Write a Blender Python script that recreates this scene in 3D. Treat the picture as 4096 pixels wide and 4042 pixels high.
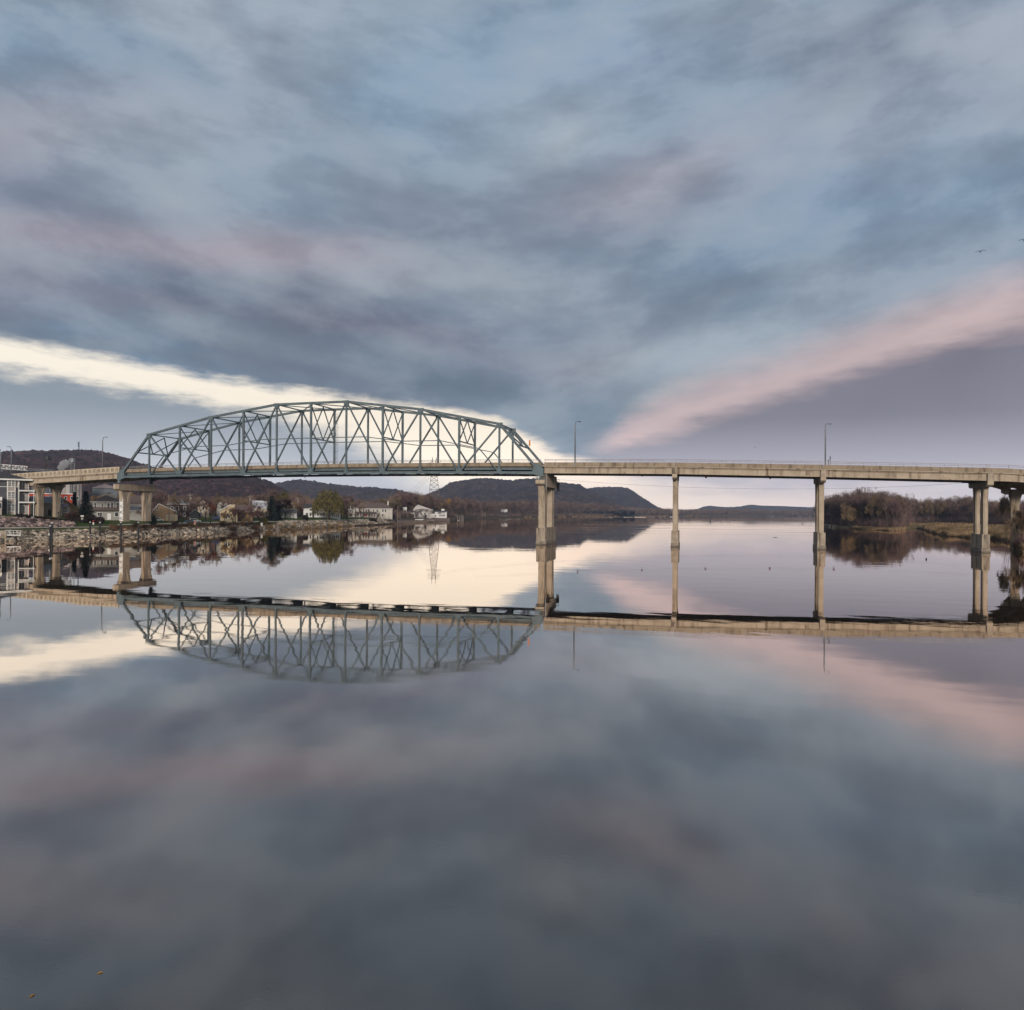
import bpy, bmesh, math, random
import numpy as np
from mathutils import Vector, Matrix
for o in list(bpy.data.objects): bpy.data.objects.remove(o)
R = math.radians
S = bpy.context.scene
COL = S.collection
# ---------------------------------------------------------------- camera
F, XC, PHI, H = 2798.0, 2048.0, 0.2761, 9.0
CP, SP = math.cos(PHI), math.sin(PHI)
def YH(px): return 2049.6 + .0055 * (px - XC)
cam = bpy.data.cameras.new('camera'); co = bpy.data.objects.new('camera', cam); COL.objects.link(co)
co.location = (0, 0, H)
co.rotation_euler = (Matrix.Rotation(PHI, 3, 'Z') @ Matrix.Rotation(R(90), 3, 'X') @ Matrix.Rotation(.0055, 3, 'Z')).to_euler()
cam.sensor_width = 36; cam.lens = F / 4096 * 36; cam.shift_y = 28.6 / 4096
cam.clip_start = .5; cam.clip_end = 60000
S.camera = co
S.view_settings.view_transform = 'Standard'; S.view_settings.look = 'None'
S.view_settings.exposure = 0; S.view_settings.gamma = 1
def lin(c):
    return tuple(((v/255)/12.92 if v/255 <= .04045 else ((v/255+.055)/1.055)**2.4) for v in c)
# ---------------------------------------------------------------- node helpers
class NT:
    def __init__(s, tree): s.t = tree; s.l = tree.links
    def n(s, ty, **k):
        x = s.t.nodes.new(ty)
        for a, b in k.items(): setattr(x, a, b)
        return x
    def put(s, sock, v):
        if isinstance(v, bpy.types.NodeSocket): s.l.new(v, sock)
        else:
            if hasattr(sock.default_value, '__len__') and not hasattr(v, '__len__'): v = (v,)*len(sock.default_value)
            if hasattr(v, '__len__') and hasattr(sock.default_value, '__len__') and len(sock.default_value) == 4 and len(v) == 3: v = tuple(v)+(1,)
            sock.default_value = v
    def m(s, op, a, b=0.0, c=0.0, clamp=False):
        x = s.n('ShaderNodeMath', operation=op, use_clamp=clamp)
        s.put(x.inputs[0], a); s.put(x.inputs[1], b); s.put(x.inputs[2], c); return x.outputs[0]
    def vm(s, op, a, b=(0,0,0), out=0):
        x = s.n('ShaderNodeVectorMath', operation=op); s.put(x.inputs[0], a)
        if op == 'SCALE': s.put(x.inputs[3], b)
        else: s.put(x.inputs[1], b)
        return x.outputs[1 if op in ('DOT_PRODUCT', 'LENGTH') else 0]
    def xyz(s, x, y, z=0.0):
        c = s.n('ShaderNodeCombineXYZ'); s.put(c.inputs[0], x); s.put(c.inputs[1], y); s.put(c.inputs[2], z); return c.outputs[0]
    def mix(s, f, a, b, bt='MIX'):
        x = s.n('ShaderNodeMix', data_type='RGBA', blend_type=bt); x.clamp_factor = True
        s.put(x.inputs[0], f); s.put(x.inputs[6], a); s.put(x.inputs[7], b); return x.outputs[2]
    def sm(s, v, a, b, lo=0.0, hi=1.0):
        x = s.n('ShaderNodeMapRange', interpolation_type='SMOOTHSTEP')
        s.put(x.inputs[0], v); s.put(x.inputs[1], a); s.put(x.inputs[2], b); s.put(x.inputs[3], lo); s.put(x.inputs[4], hi); return x.outputs[0]
    def noise(s, vec, scale, detail=4, rough=.5, dist=0.0, out=0):
        x = s.n('ShaderNodeTexNoise'); s.put(x.inputs['Vector'], vec); x.inputs['Scale'].default_value = scale
        x.inputs['Detail'].default_value = detail; x.inputs['Roughness'].default_value = rough
        x.inputs['Distortion'].default_value = dist; return x.outputs[out]
    def curve(s, v, pts):
        x = s.n('ShaderNodeFloatCurve'); c = x.mapping.curves[0]
        x.mapping.use_clip = False
        c.points[0].location = pts[0]; c.points[1].location = pts[-1]
        for p in pts[1:-1]: c.points.new(*p)
        for p in c.points: p.handle_type = 'AUTO_CLAMPED'
        x.mapping.update(); s.put(x.inputs['Value'], v); return x.outputs[0]
    def ramp(s, v, stops, interp='LINEAR'):
        x = s.n('ShaderNodeValToRGB'); e = x.color_ramp.elements; x.color_ramp.interpolation = interp
        e[0].position = stops[0][0]; e[0].color = tuple(stops[0][1])+(1,)
        e[1].position = stops[-1][0]; e[1].color = tuple(stops[-1][1])+(1,)
        for p, c in stops[1:-1]: q = e.new(p); q.color = tuple(c)+(1,)
        s.put(x.inputs[0], v); return x.outputs[0]
# ---------------------------------------------------------------- world (overcast evening sky)
SUN_EL, SUN_AZ = R(17), R(180 + 17)          # low soft light from behind-right of the camera
w = bpy.data.worlds.new('World'); S.world = w; w.use_nodes = True
w.node_tree.nodes.clear(); g = NT(w.node_tree)
d = g.n('ShaderNodeTexCoord').outputs['Generated']
lat = g.vm('DOT_PRODUCT', d, (CP, SP, 0)); fwd = g.vm('DOT_PRODUCT', d, (-SP, CP, 0)); dz = g.vm('DOT_PRODUCT', d, (0, 0, 1))
az = g.m('ARCTAN2', lat, fwd)
hyp = g.m('SQRT', g.m('ADD', g.m('MULTIPLY', lat, lat), g.m('MULTIPLY', fwd, fwd)))
el0 = g.m('MAXIMUM', g.m('DIVIDE', dz, g.m('MAXIMUM', hyp, .02)), 0.0)
def AE(px, py):
    a = math.atan((px-XC)/F); return a, (YH(px)-py)/F*math.cos(a)
fw2 = g.m('MAXIMUM', fwd, g.m('MULTIPLY', hyp, .25)); uu = g.m('DIVIDE', lat, fw2); vv = g.m('DIVIDE', g.m('MAXIMUM', dz, 0.0), fw2)
# cloud-deck plane coordinates: streaks run towards a vanishing point on the horizon
va = AE(2330, 0)[0]
zz = g.m('ADD', g.m('MAXIMUM', dz, 0.0), .06)
pu = g.m('DIVIDE', g.m('SUBTRACT', g.m('MULTIPLY', lat, math.cos(va)), g.m('MULTIPLY', fwd, math.sin(va))), zz)
pv = g.m('DIVIDE', g.m('ADD', g.m('MULTIPLY', lat, math.sin(va)), g.m('MULTIPLY', fwd, math.cos(va))), zz)
# soft mottled cloud in an azimuth/elevation chart sheared towards the vanishing point
dva = g.m('SUBTRACT', az, va); el1 = g.m('SUBTRACT', el0, g.m('MULTIPLY', g.m('SQRT', g.m('ADD', g.m('MULTIPLY', dva, dva), .05)), .33))
vsh = g.m('SUBTRACT', vv, g.m('MULTIPLY', g.m('SQRT', g.m('ADD', g.m('MULTIPLY', uu, uu), .05)), .26))
P = g.xyz(g.m('MULTIPLY', uu, 2.3), g.m('MULTIPLY', vsh, 4.6), 3.7)
P2 = g.xyz(pu, g.m('MULTIPLY', pv, .8), 3.7)
AEv = g.xyz(uu, vv, 0)
wn = g.n('ShaderNodeTexNoise'); wn.inputs['Scale'].default_value = 4.5; wn.inputs['Detail'].default_value = 5; wn.inputs['Roughness'].default_value = .5
g.put(wn.inputs['Vector'], g.xyz(az, g.m('MULTIPLY', el0, 2.2), 1.3))
wo = g.vm('SUBTRACT', wn.outputs['Color'], (.5, .5, .5))
q = g.vm('ADD', AEv, g.vm('MULTIPLY', wo, (.13, .07, 0)))
n1 = g.noise(P, 1.3, 5, .5); n2 = g.noise(g.vm('ADD', P, (9, 4, 0)), 1.25, 5, .5)
n3 = g.noise(g.vm('ADD', P, (21, 14, 0)), 1.0, 4, .5); n4 = g.noise(g.vm('ADD', P, (1, 34, 0)), 2.6, 6, .56); n5 = g.noise(P2, 2.2, 4, .5)
c = g.mix(g.sm(n1, .36, .64), lin((114, 138, 161)), lin((152, 162, 174)))
c = g.mix(g.sm(n2, .43, .64, 0, .85), c, lin((90, 101, 119)))
c = g.mix(g.sm(n3, .48, .7, 0, .38), c, lin((156, 152, 164)))
BL = [ # x, y (display px of photo/2.12), rx, ry, tilt(deg, up-right +), colour, strength
 (960, 110, 330, 150, 0, (126, 156, 181), .75), (800, 300, 200, 90, 0, (132, 156, 176), .5), (1060, 230, 170, 90, 20, (172, 181, 186), .6),
 (1045, 262, 46, 34, 0, (192, 198, 199), .45), (0, 255, 170, 60, 0, (168, 156, 166), .7), (400, 225, 230, 55, -8, (164, 168, 175), .6),
 (200, 190, 160, 60, 0, (146, 146, 162), .4), (330, 300, 250, 40, -10, (152, 165, 175), .5), (140, 395, 230, 45, -6, (108, 122, 142), .75), (60, 330, 160, 40, 0, (112, 124, 146), .5), (600, 380, 300, 60, -10, (134, 150, 168), .5),
 (430, 465, 360, 38, -4, (165, 150, 160), .85), (60, 450, 180, 50, 0, (150, 140, 152), .6), (50, 520, 160, 28, -8, (116, 116, 134), .6), (520, 545, 360, 28, -7, (104, 114, 131), .8),
 (0, 580, 130, 30, -6, (108, 108, 124), .7), (200, 560, 120, 26, -4, (150, 148, 160), .55), (640, 610, 330, 30, -7, (98, 101, 117), .85), (330, 620, 300, 26, -7, (120, 136, 150), .6),
 (900, 660, 200, 40, -12, (124, 122, 138), .7), (560, 660, 240, 20, -10, (150, 160, 170), .65), (760, 700, 260, 30, -12, (96, 112, 128), .85),
 (950, 750, 150, 45, -20, (100, 116, 132), .85), (200, 660, 320, 16, -9, (114, 128, 144), .8), (640, 735, 300, 14, -9, (112, 126, 142), .7), (1000, 820, 90, 40, -30, (150, 162, 172), .5),
 (1240, 345, 190, 42, 22, (186, 176, 184), .75), (1140, 415, 130, 60, 15, (122, 126, 144), .65), (1000, 470, 260, 60, 0, (118, 138, 154), .5),
 (1430, 465, 330, 60, 18, (114, 141, 166), .8), (1620, 340, 260, 60, 18, (128, 150, 176), .7), (1180, 140, 240, 100, 10, (128, 148, 176), .6), (1460, 250, 230, 60, 25, (150, 156, 170), .6),
 (1800, 180, 200, 80, 20, (136, 150, 172), .5), (1880, 60, 160, 70, 10, (158, 160, 174), .6), (1780, 480, 260, 60, 18, (140, 156, 174), .6),
 (1150, 600, 220, 60, 12, (112, 128, 146), .6), (1350, 655, 330, 32, 17, (166, 178, 188), .75), (1700, 560, 330, 40, 17, (150, 164, 180), .7), (1240, 740, 120, 22, 20, (164, 174, 180), .7),
 (1010, 560, 200, 40, -6, (146, 152, 164), .4), (1110, 690, 90, 34, 20, (140, 142, 156), .5),
]
for x, y, rx, ry, th, colr, st in BL:
    a0, e0 = (x*2.12-XC)/F, (YH(x*2.12)-y*2.12)/F
    ra, re = rx*2.12/F, ry*2.12/F; t = R(th)
    # outlines follow the photograph's tilt in the azimuth/elevation chart
    v = g.vm('SUBTRACT', q, (a0, e0, 0))
    u1 = g.vm('DOT_PRODUCT', v, (math.cos(t)/ra, math.sin(t)/ra, 0)); u2 = g.vm('DOT_PRODUCT', v, (-math.sin(t)/re, math.cos(t)/re, 0))
    r2 = g.m('ADD', g.m('MULTIPLY', u1, u1), g.m('MULTIPLY', u2, u2))
    f = g.m('MULTIPLY', g.m('POWER', 2.718, g.m('MULTIPLY', r2, -.8)), st*.85)
    c = g.mix(f, c, lin(colr))
c = g.mix(g.m('MULTIPLY', g.m('SUBTRACT', n4, .45, clamp=True), 1.3), c, lin((178, 184, 192)))
c = g.mix(g.m('MULTIPLY', g.m('SUBTRACT', n5, .5, clamp=True), .5), c, lin((168, 173, 184)))
c = g.mix(g.sm(vv, .3, .65, 0, .22), c, lin((166, 182, 198)))
c = g.mix(g.m('MULTIPLY', g.m('SUBTRACT', .53, n4, clamp=True), 1.6), c, lin((82, 91, 108)))
def edge(pts):   # pts in display px -> curve over az in [-.8,.8]
    L = [(AE(x*2.12, y*2.12)) for x, y in pts]
    out = [((a+.8)/1.6, e) for a, e in L]
    return g.curve(g.m('MULTIPLY', g.m('ADD', az, .8), 1/1.6, clamp=True), [(0, out[0][1])]+out+[(1, out[-1][1])])
edn = g.m('ADD', g.m('MULTIPLY', g.m('SUBTRACT', g.noise(g.xyz(az, g.m('MULTIPLY', el0, 4.0), 0), 16, 6, .62), .5), .035),
          g.m('MULTIPLY', g.m('SUBTRACT', g.noise(g.xyz(az, g.m('MULTIPLY', el0, 3.0), 5), 3.5, 3, .5), .5), .03))
ee = g.m('ADD', el0, edn)
# pink band rising to the right, and the mauve bank beneath it
E3 = edge([(1090, 852), (1180, 826), (1300, 782), (1420, 742), (1560, 695), (1720, 645), (1932, 588)])
d3 = g.m('SUBTRACT', ee, E3)
onr = g.sm(az, AE(2330, 0)[0], AE(2750, 0)[0])
onr2 = g.sm(az, AE(2280, 0)[0], AE(2520, 0)[0])
wd = g.m('ADD', .008, g.m('MULTIPLY', onr, .0125))
up = g.m('SUBTRACT', 1, g.sm(d3, g.m('MULTIPLY', wd, -.3), g.m('MULTIPLY', wd, 3.6))); dn = g.sm(d3, g.m('MULTIPLY', wd, -1.9), g.m('MULTIPLY', wd, .3))
bank = g.ramp(g.m('MULTIPLY', el0, 4.0), [(0, lin((206, 194, 196))), (.14, lin((178, 173, 183))), (.3, lin((156, 153, 165))), (.5, lin((126, 124, 137))), (.8, lin((112, 109, 122))), (1, lin((118, 112, 124)))])
bank = g.mix(g.sm(n2, .4, .75, 0, .35), bank, lin((146, 143, 156)))
c = g.mix(g.m('MULTIPLY', g.m('SUBTRACT', 1, g.sm(d3, g.m('MULTIPLY', wd, -1.3), g.m('MULTIPLY', wd, .5))), onr2), c, bank)
c = g.mix(g.m('MULTIPLY', g.m('MULTIPLY', up, dn), g.m('MULTIPLY', onr2, g.sm(n2, .3, .62, .95, .62))), c, lin((222, 192, 187)))
# bright clearing
E1 = edge([(-60, 634), (0, 643), (120, 664), (250, 688), (400, 716), (520, 732), (700, 756), (850, 772), (930, 792), (1000, 824), (1060, 856), (1110, 874), (1200, 896), (1290, 914), (1420, 928), (1560, 934), (1700, 926), (1932, 918)])
d1 = g.m('SUBTRACT', E1, ee)
soft = g.m('ADD', .0105, g.m('MULTIPLY', onr2, .02))
bright = g.ramp(g.m('MULTIPLY', g.m('ADD', az, .8), 1/1.6, clamp=True), [(.1, lin((253, 243, 226))), (.5, lin((254, 240, 220))), (.565, lin((247, 228, 212))), (.64, lin((246, 228, 212))), (.74, lin((238, 220, 210))), (.84, lin((216, 206, 208)))])
bright = g.mix(g.sm(n4, .58, .85, 0, .35), bright, lin((224, 218, 212)))
c = g.mix(g.sm(d1, g.m('MULTIPLY', soft, -.9), soft), c, bright)
# grey bank under the clearing on the left
E2 = edge([(-60, 672), (0, 680), (100, 696), (220, 716), (340, 736), (480, 752), (600, 776), (690, 806), (760, 840), (820, 872), (900, 905), (1000, 945), (1200, 1000)])
d2 = g.m('SUBTRACT', E2, g.m('ADD', ee, g.m('MULTIPLY', edn, .4)))
lo = g.ramp(g.m('MULTIPLY', el0, 4.0), [(0, lin((206, 202, 206))), (.16, lin((196, 196, 202))), (.3, lin((170, 174, 182))), (.52, lin((142, 152, 163))), (.75, lin((134, 146, 158))), (1, lin((150, 160, 168)))])
lo = g.mix(g.sm(n2, .42, .7, 0, .3), lo, lin((128, 140, 154)))
c = g.mix(g.sm(d2, -.002, g.m('ADD', .024, g.m('MULTIPLY', g.sm(az, -.45, -.1), .05))), c, lo)
# the clouds behind the camera are lighter (they light the bridge's near side)
back = g.sm(fwd, -.1, -.7)
c = g.mix(g.m('MULTIPLY', back, .8), c, (.40, .38, .36))
sky = g.n('ShaderNodeTexSky', sky_type='NISHITA'); sky.sun_disc = False; sky.sun_elevation = SUN_EL; sky.sun_rotation = -SUN_AZ
b1 = g.n('ShaderNodeBackground'); g.put(b1.inputs[0], c); g.put(b1.inputs[1], g.sm(el0, 0, .15, 1.6, 1.05))
b2 = g.n('ShaderNodeBackground'); g.put(b2.inputs[0], sky.outputs[0]); b2.inputs[1].default_value = .003
ad = g.n('ShaderNodeAddShader'); g.l.new(b1.outputs[0], ad.inputs[0]); g.l.new(b2.outputs[0], ad.inputs[1])
wo_ = g.n('ShaderNodeOutputWorld'); g.l.new(ad.outputs[0], wo_.inputs[0])
sl = bpy.data.lights.new('sun', 'SUN'); sl.energy = 3.0; sl.angle = R(12); sl.color = (1, .9, .8)
so = bpy.data.objects.new('sun', sl); COL.objects.link(so)
sd = Vector((math.cos(SUN_EL)*-math.sin(SUN_AZ), math.cos(SUN_EL)*math.cos(SUN_AZ), math.sin(SUN_EL)))   # towards the sun
so.rotation_euler = sd.to_track_quat('Z', 'Y').to_euler(); so.location = (0, 0, 500)
# ---------------------------------------------------------------- materials
MATS = {}
def mat(name, col, rough=.85, col2=None, scale=1.0, lo_=.35, hi_=.65, streak=None, bump=0, metal=0, spec=.3, detail=5, stretch=(1, 1, 1), co='Object', isl=None):
    if name in MATS: return MATS[name]
    m = bpy.data.materials.new(name); m.use_nodes = True; t = NT(m.node_tree)
    p = m.node_tree.nodes['Principled BSDF']; p.inputs['Roughness'].default_value = rough
    p.inputs['Metallic'].default_value = metal; p.inputs['Specular IOR Level'].default_value = spec
    src = col
    tc = t.n('ShaderNodeTexCoord').outputs[co] if co != 'World' else t.n('ShaderNodeNewGeometry').outputs['Position']
    v = t.vm('MULTIPLY', tc, stretch)
    nn = t.noise(v, scale, detail, .6)
    if col2: src = t.mix(t.sm(nn, lo_, hi_), col, col2)
    if streak:
        sv = t.vm('MULTIPLY', tc, (streak[1], streak[1], streak[1]*.07))
        src = t.mix(t.sm(t.noise(sv, 1, 5, .65), .5, .67, 0, streak[2]), src, streak[0])
    if isl:
        gi = t.n('ShaderNodeNewGeometry').outputs['Random Per Island']
        src = t.mix(gi, t.mix(1.0, src, (isl[0],)*3, 'MULTIPLY'), t.mix(1.0, src, (isl[1],)*3, 'MULTIPLY'))
    t.put(p.inputs['Base Color'], src)
    if bump:
        b = t.n('ShaderNodeBump'); b.inputs['Strength'].default_value = 1; b.inputs['Distance'].default_value = bump
        t.put(b.inputs['Height'], nn); t.l.new(b.outputs[0], p.inputs['Normal'])
    MATS[name] = m; return m
CONC = mat('concrete', (.44, .365, .28), .9, (.34, .275, .205), .35, .3, .7, streak=((.14, .10, .07), .9, .9), bump=.01, co='World')
CONC2 = mat('concrete_parapet', (.33, .265, .195), .9, (.235, .185, .13), .5, .3, .7, streak=((.12, .09, .065), 1.6, .8), co='World')
CONC3 = mat('concrete_base', (.40, .34, .27), .9, (.27, .215, .16), .6, .3, .7, streak=((.09, .07, .055), 1.3, .85), bump=.01, co='World')
CONCD = mat('concrete_dark', (.13, .105, .08), .6, (.08, .065, .05), .8, co='World')  # dark concrete: wet waterline bands, truss deck slab, shade tone of girder seat
STEEL = mat('steel_paint', (.112, .15, .165), .5, (.08, .11, .125), .5, streak=((.105, .085, .075), .7, .5), spec=.4, co='World')
STEELD = mat('steel_paint_dull', (.13, .165, .175), .6, (.09, .115, .125), .5, spec=.3, co='World')
GALV = mat('galvanized', (.20, .215, .23), .45, (.15, .16, .17), 2, metal=.3)
RUSTR = mat('rail_paint', (.20, .17, .17), .5, (.28, .27, .27), .4)
ASPH = mat('asphalt', (.05, .05, .05), .9, (.07, .068, .065), .4)
DARK = mat('dark_metal', (.02, .022, .025), .5, (.035, .035, .038), 3)
WHITE = mat('white_paint', (.75, .75, .73), .6, (.62, .62, .60), 1)
BLACK = mat('black_paint', (.015, .015, .016), .5, (.03, .03, .03), 2)
GLASS = mat('window_glass', (.02, .024, .028), .12, (.05, .055, .06), .4, spec=.6)
ROOFB = mat('roof_brown', (.085, .062, .055), .9, (.13, .10, .088), 1.5)
ROOFG = mat('roof_grey', (.16, .165, .175), .85, (.10, .105, .115), 1.2)
ROOFM = mat('roof_metal', (.50, .51, .53), .5, (.22, .22, .24), .6, lo_=.4, hi_=.6)
ROOFD = mat('roof_dark', (.035, .035, .04), .85, (.06, .058, .06), 1.2)
BEIGE = mat('wall_beige', (.46, .39, .30), .9, (.40, .33, .25), .5)
TAN = mat('wall_tan', (.40, .27, .16), .9, (.34, .23, .14), .5)
CREAM = mat('wall_cream', (.55, .46, .30), .9, (.42, .34, .22), 2)
GREYW = mat('wall_grey', (.33, .325, .30), .9, (.27, .265, .25), .5)
TAUPE = mat('wall_taupe', (.36, .32, .29), .9, (.32, .28, .26), .5)
SLATE = mat('wall_slate', (.07, .073, .085), .9, (.09, .09, .10), .5)
WWALL = mat('wall_white', (.66, .66, .64), .8, (.55, .55, .54), .5)
BROWNW = mat('wall_brown', (.075, .05, .045), .9, (.10, .07, .06), .5)
REDB = mat('brick_red', (.42, .055, .025), .9, (.30, .04, .022), .8)
REDP = mat('red_paint', (.55, .03, .02), .6, (.45, .03, .02), 2)
ORANGE = mat('orange_paint', (.65, .22, .04), .5, (.5, .16, .03), 2)
BALLR = mat('marker_red', (.11, .02, .02), .6, (.08, .015, .015), 1)
SILO = mat('silo_concrete', (.36, .325, .31), .95, (.28, .25, .24), .12, streak=((.18, .16, .15), .3, .5))
BLUES = mat('shed_blue', (.13, .15, .165), .8, (.10, .115, .13), .3)
WOODW = mat('weathered_wood', (.30, .26, .22), .9, (.20, .17, .14), 1.5)
BARK = mat('bark', (.040, .031, .028), .95, (.075, .060, .052), 1.2)
WEED = mat('weed_rust', (.17, .085, .045), .95, (.09, .058, .035), .3, co='World', isl=(.4, 1.6))
BARKL = mat('bark_pale', (.13, .11, .095), .95, (.085, .07, .06), 1.2)
TWIG = mat('twigs_brown', (.185, .128, .102), .95, (.085, .060, .052), .16, .4, .6, co='World', isl=(.5, 1.6))
TWIGP = mat('twigs_purple', (.175, .110, .102), .95, (.082, .054, .054), .16, .4, .6, co='World', isl=(.5, 1.6))
TWIGG = mat('twigs_tawny', (.23, .160, .092), .95, (.13, .095, .064), .16, .4, .6, co='World', isl=(.5, 1.6))
LEAFW = mat('leaves_willow', (.150, .120, .034), .8, (.052, .046, .017), .55, .38, .6, co='World', isl=(.45, 1.7))
LEAFO = mat('leaves_gold', (.36, .20, .045), .8, (.20, .115, .035), .5, co='World')
LEAFR = mat('leaves_rust', (.24, .065, .035), .8, (.12, .04, .028), .5, co='World')
LEAFD = mat('leaves_dark_red', (.065, .028, .024), .8, (.035, .02, .018), .5, co='World')
LEAFY = mat('leaves_olive', (.17, .145, .035), .8, (.10, .09, .03), .5, co='World')
NEEDLE = mat('needles', (.022, .032, .026), .9, (.012, .017, .015), .6, co='World')
HEDGE = mat('hedge_dark', (.020, .016, .014), .95, (.035, .024, .018), 1.2, co='World')
DRYG = mat('dry_grass', (.31, .21, .12), .9, (.10, .072, .036), .05, .38, .62, co='World', isl=(.35, 1.6))
REED = mat('reed_gold', (.32, .205, .085), .9, (.16, .11, .055), .3, co='World', isl=(.4, 1.5))
ROCK = mat('rock', (.36, .30, .23), .95, (.15, .125, .10), .3, .35, .62, co='World', detail=6, isl=(.22, 1.9))
ROCKP = mat('rock_pink', (.29, .215, .19), .95, (.13, .095, .088), .3, .35, .62, co='World', detail=6, isl=(.25, 1.8))
SKIN = None
# ---------------------------------------------------------------- object helpers
def link(o, parent=None):
    COL.objects.link(o)
    if parent is not None: o.parent = parent
    return o
def tag(o, label=None, cat=None, group=None, kind=None):
    if label: o['label'] = label
    if cat: o['category'] = cat
    if group: o['group'] = group
    if kind: o['kind'] = kind
    return o
def empty(name, loc, rz=0, label=None, cat=None, group=None, kind=None):
    o = bpy.data.objects.new(name, None); o.empty_display_size = .5
    o.location = loc; o.rotation_euler = (0, 0, rz); COL.objects.link(o)
    return tag(o, label, cat, group, kind)
def mesh_np(name, V, Fc, material, parent=None, smooth=False):
    """V (n,3) array, Fc (m,3) or (m,4) int array"""
    me = bpy.data.meshes.new(name); V = np.asarray(V, np.float32); Fc = np.asarray(Fc, np.int32)
    m, k = Fc.shape
    me.vertices.add(len(V)); me.vertices.foreach_set('co', V.ravel())
    me.loops.add(m*k); me.loops.foreach_set('vertex_index', Fc.ravel())
    me.polygons.add(m); me.polygons.foreach_set('loop_start', np.arange(0, m*k, k, dtype=np.int32))
    if smooth: me.polygons.foreach_set('use_smooth', np.ones(m, bool))
    me.materials.append(material); me.update(calc_edges=True); me.validate()
    return link(bpy.data.objects.new(name, me), parent)
class MB:
    def __init__(s): s.v = []; s.f = []
    def poly(s, pts, faces):
        b = len(s.v); s.v += [tuple(p) for p in pts]; s.f += [tuple(b+i for i in f) for f in faces]; return s
    def box(s, x0, x1, y0, y1, z0, z1):
        p = [(x, y, z) for z in (z0, z1) for y in (y0, y1) for x in (x0, x1)]
        return s.poly(p, [(0,2,3,1), (4,5,7,6), (0,1,5,4), (2,6,7,3), (0,4,6,2), (1,3,7,5)])
    def bar(s, a, b, w, h, up=(0, 0, 1)):
        a, b = Vector(a), Vector(b); d_ = (b-a).normalized(); up = Vector(up)
        if abs(d_.dot(up)) > .98: up = Vector((1, 0, 0))
        sx = d_.cross(up).normalized()*w/2; sy = sx.cross(d_).normalized()*h/2
        p = [q_+i*sx+j*sy for q_ in (a, b) for i, j in ((-1,-1), (1,-1), (1,1), (-1,1))]
        return s.poly(p, [(0,1,2,3), (4,7,6,5), (0,4,5,1), (1,5,6,2), (2,6,7,3), (3,7,4,0)])
    def tube(s, pts, r, n=8, cap=True):
        pts = [Vector(p) for p in pts]; rs = r if hasattr(r, '__len__') else [r]*len(pts); rings = []
        for i, p in enumerate(pts):
            t = (pts[min(i+1, len(pts)-1)]-pts[max(i-1, 0)]).normalized()
            u = t.cross(Vector((0, 0, 1)) if abs(t.z) < .95 else Vector((1, 0, 0))).normalized(); v_ = t.cross(u)
            rings.append([p+rs[i]*(math.cos(6.2832*k/n)*u+math.sin(6.2832*k/n)*v_) for k in range(n)])
        b = len(s.v)
        for rg in rings: s.v += [tuple(p) for p in rg]
        for i in range(len(pts)-1):
            for k in range(n): s.f.append((b+i*n+k, b+i*n+(k+1)%n, b+(i+1)*n+(k+1)%n, b+(i+1)*n+k))
        if cap:
            s.f.append(tuple(b+k for k in reversed(range(n)))); s.f.append(tuple(b+(len(pts)-1)*n+k for k in range(n)))
        return s
    def prism(s, pts, ext):   # planar polygon extruded by vector
        n = len(pts); e = Vector(ext); p = [Vector(q_) for q_ in pts]; p += [q_+e for q_ in p]
        return s.poly(p, [tuple(reversed(range(n))), tuple(range(n, 2*n))]+[(i, (i+1)%n, n+(i+1)%n, n+i) for i in range(n)])
    def ell(s, c_, r, n=10, m=6):
        b = len(s.v)
        for j in range(m+1):
            th = math.pi*j/m
            for k in range(n):
                s.v.append((c_[0]+r[0]*math.sin(th)*math.cos(6.2832*k/n), c_[1]+r[1]*math.sin(th)*math.sin(6.2832*k/n), c_[2]+r[2]*math.cos(th)))
        for j in range(m):
            for k in range(n): s.f.append((b+j*n+k, b+(j+1)*n+k, b+(j+1)*n+(k+1)%n, b+j*n+(k+1)%n))
        return s
    def build(s, name, material, parent=None, smooth=False, origin=(0, 0, 0)):
        me = bpy.data.meshes.new(name); ox, oy, oz = origin
        me.from_pydata([(x-ox, y-oy, z-oz) for x, y, z in s.v], [], s.f); me.materials.append(material)
        bm = bmesh.new(); bm.from_mesh(me); bmesh.ops.remove_doubles(bm, verts=bm.verts, dist=1e-5) if smooth else None
        bmesh.ops.recalc_face_normals(bm, faces=bm.faces); bm.to_mesh(me); bm.free()
        if smooth:
            for p in me.polygons: p.use_smooth = True
        o = link(bpy.data.objects.new(name, me), parent)
        if parent is None: o.location = origin
        return o
def W(px, dep, z=0.0):
    la = (px-XC)/F*dep; return Vector((la*CP-dep*SP, la*SP+dep*CP, z))
def zat(px, py, dep): return H+(YH(px)-py)*dep/F
def pxdep(X, Y):
    la = X*CP+Y*SP; dp = -X*SP+Y*CP
    return XC+F*la/np.maximum(dp, 1e-3), dp
def facing(px): return PHI - math.atan((px-XC)/F)
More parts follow.
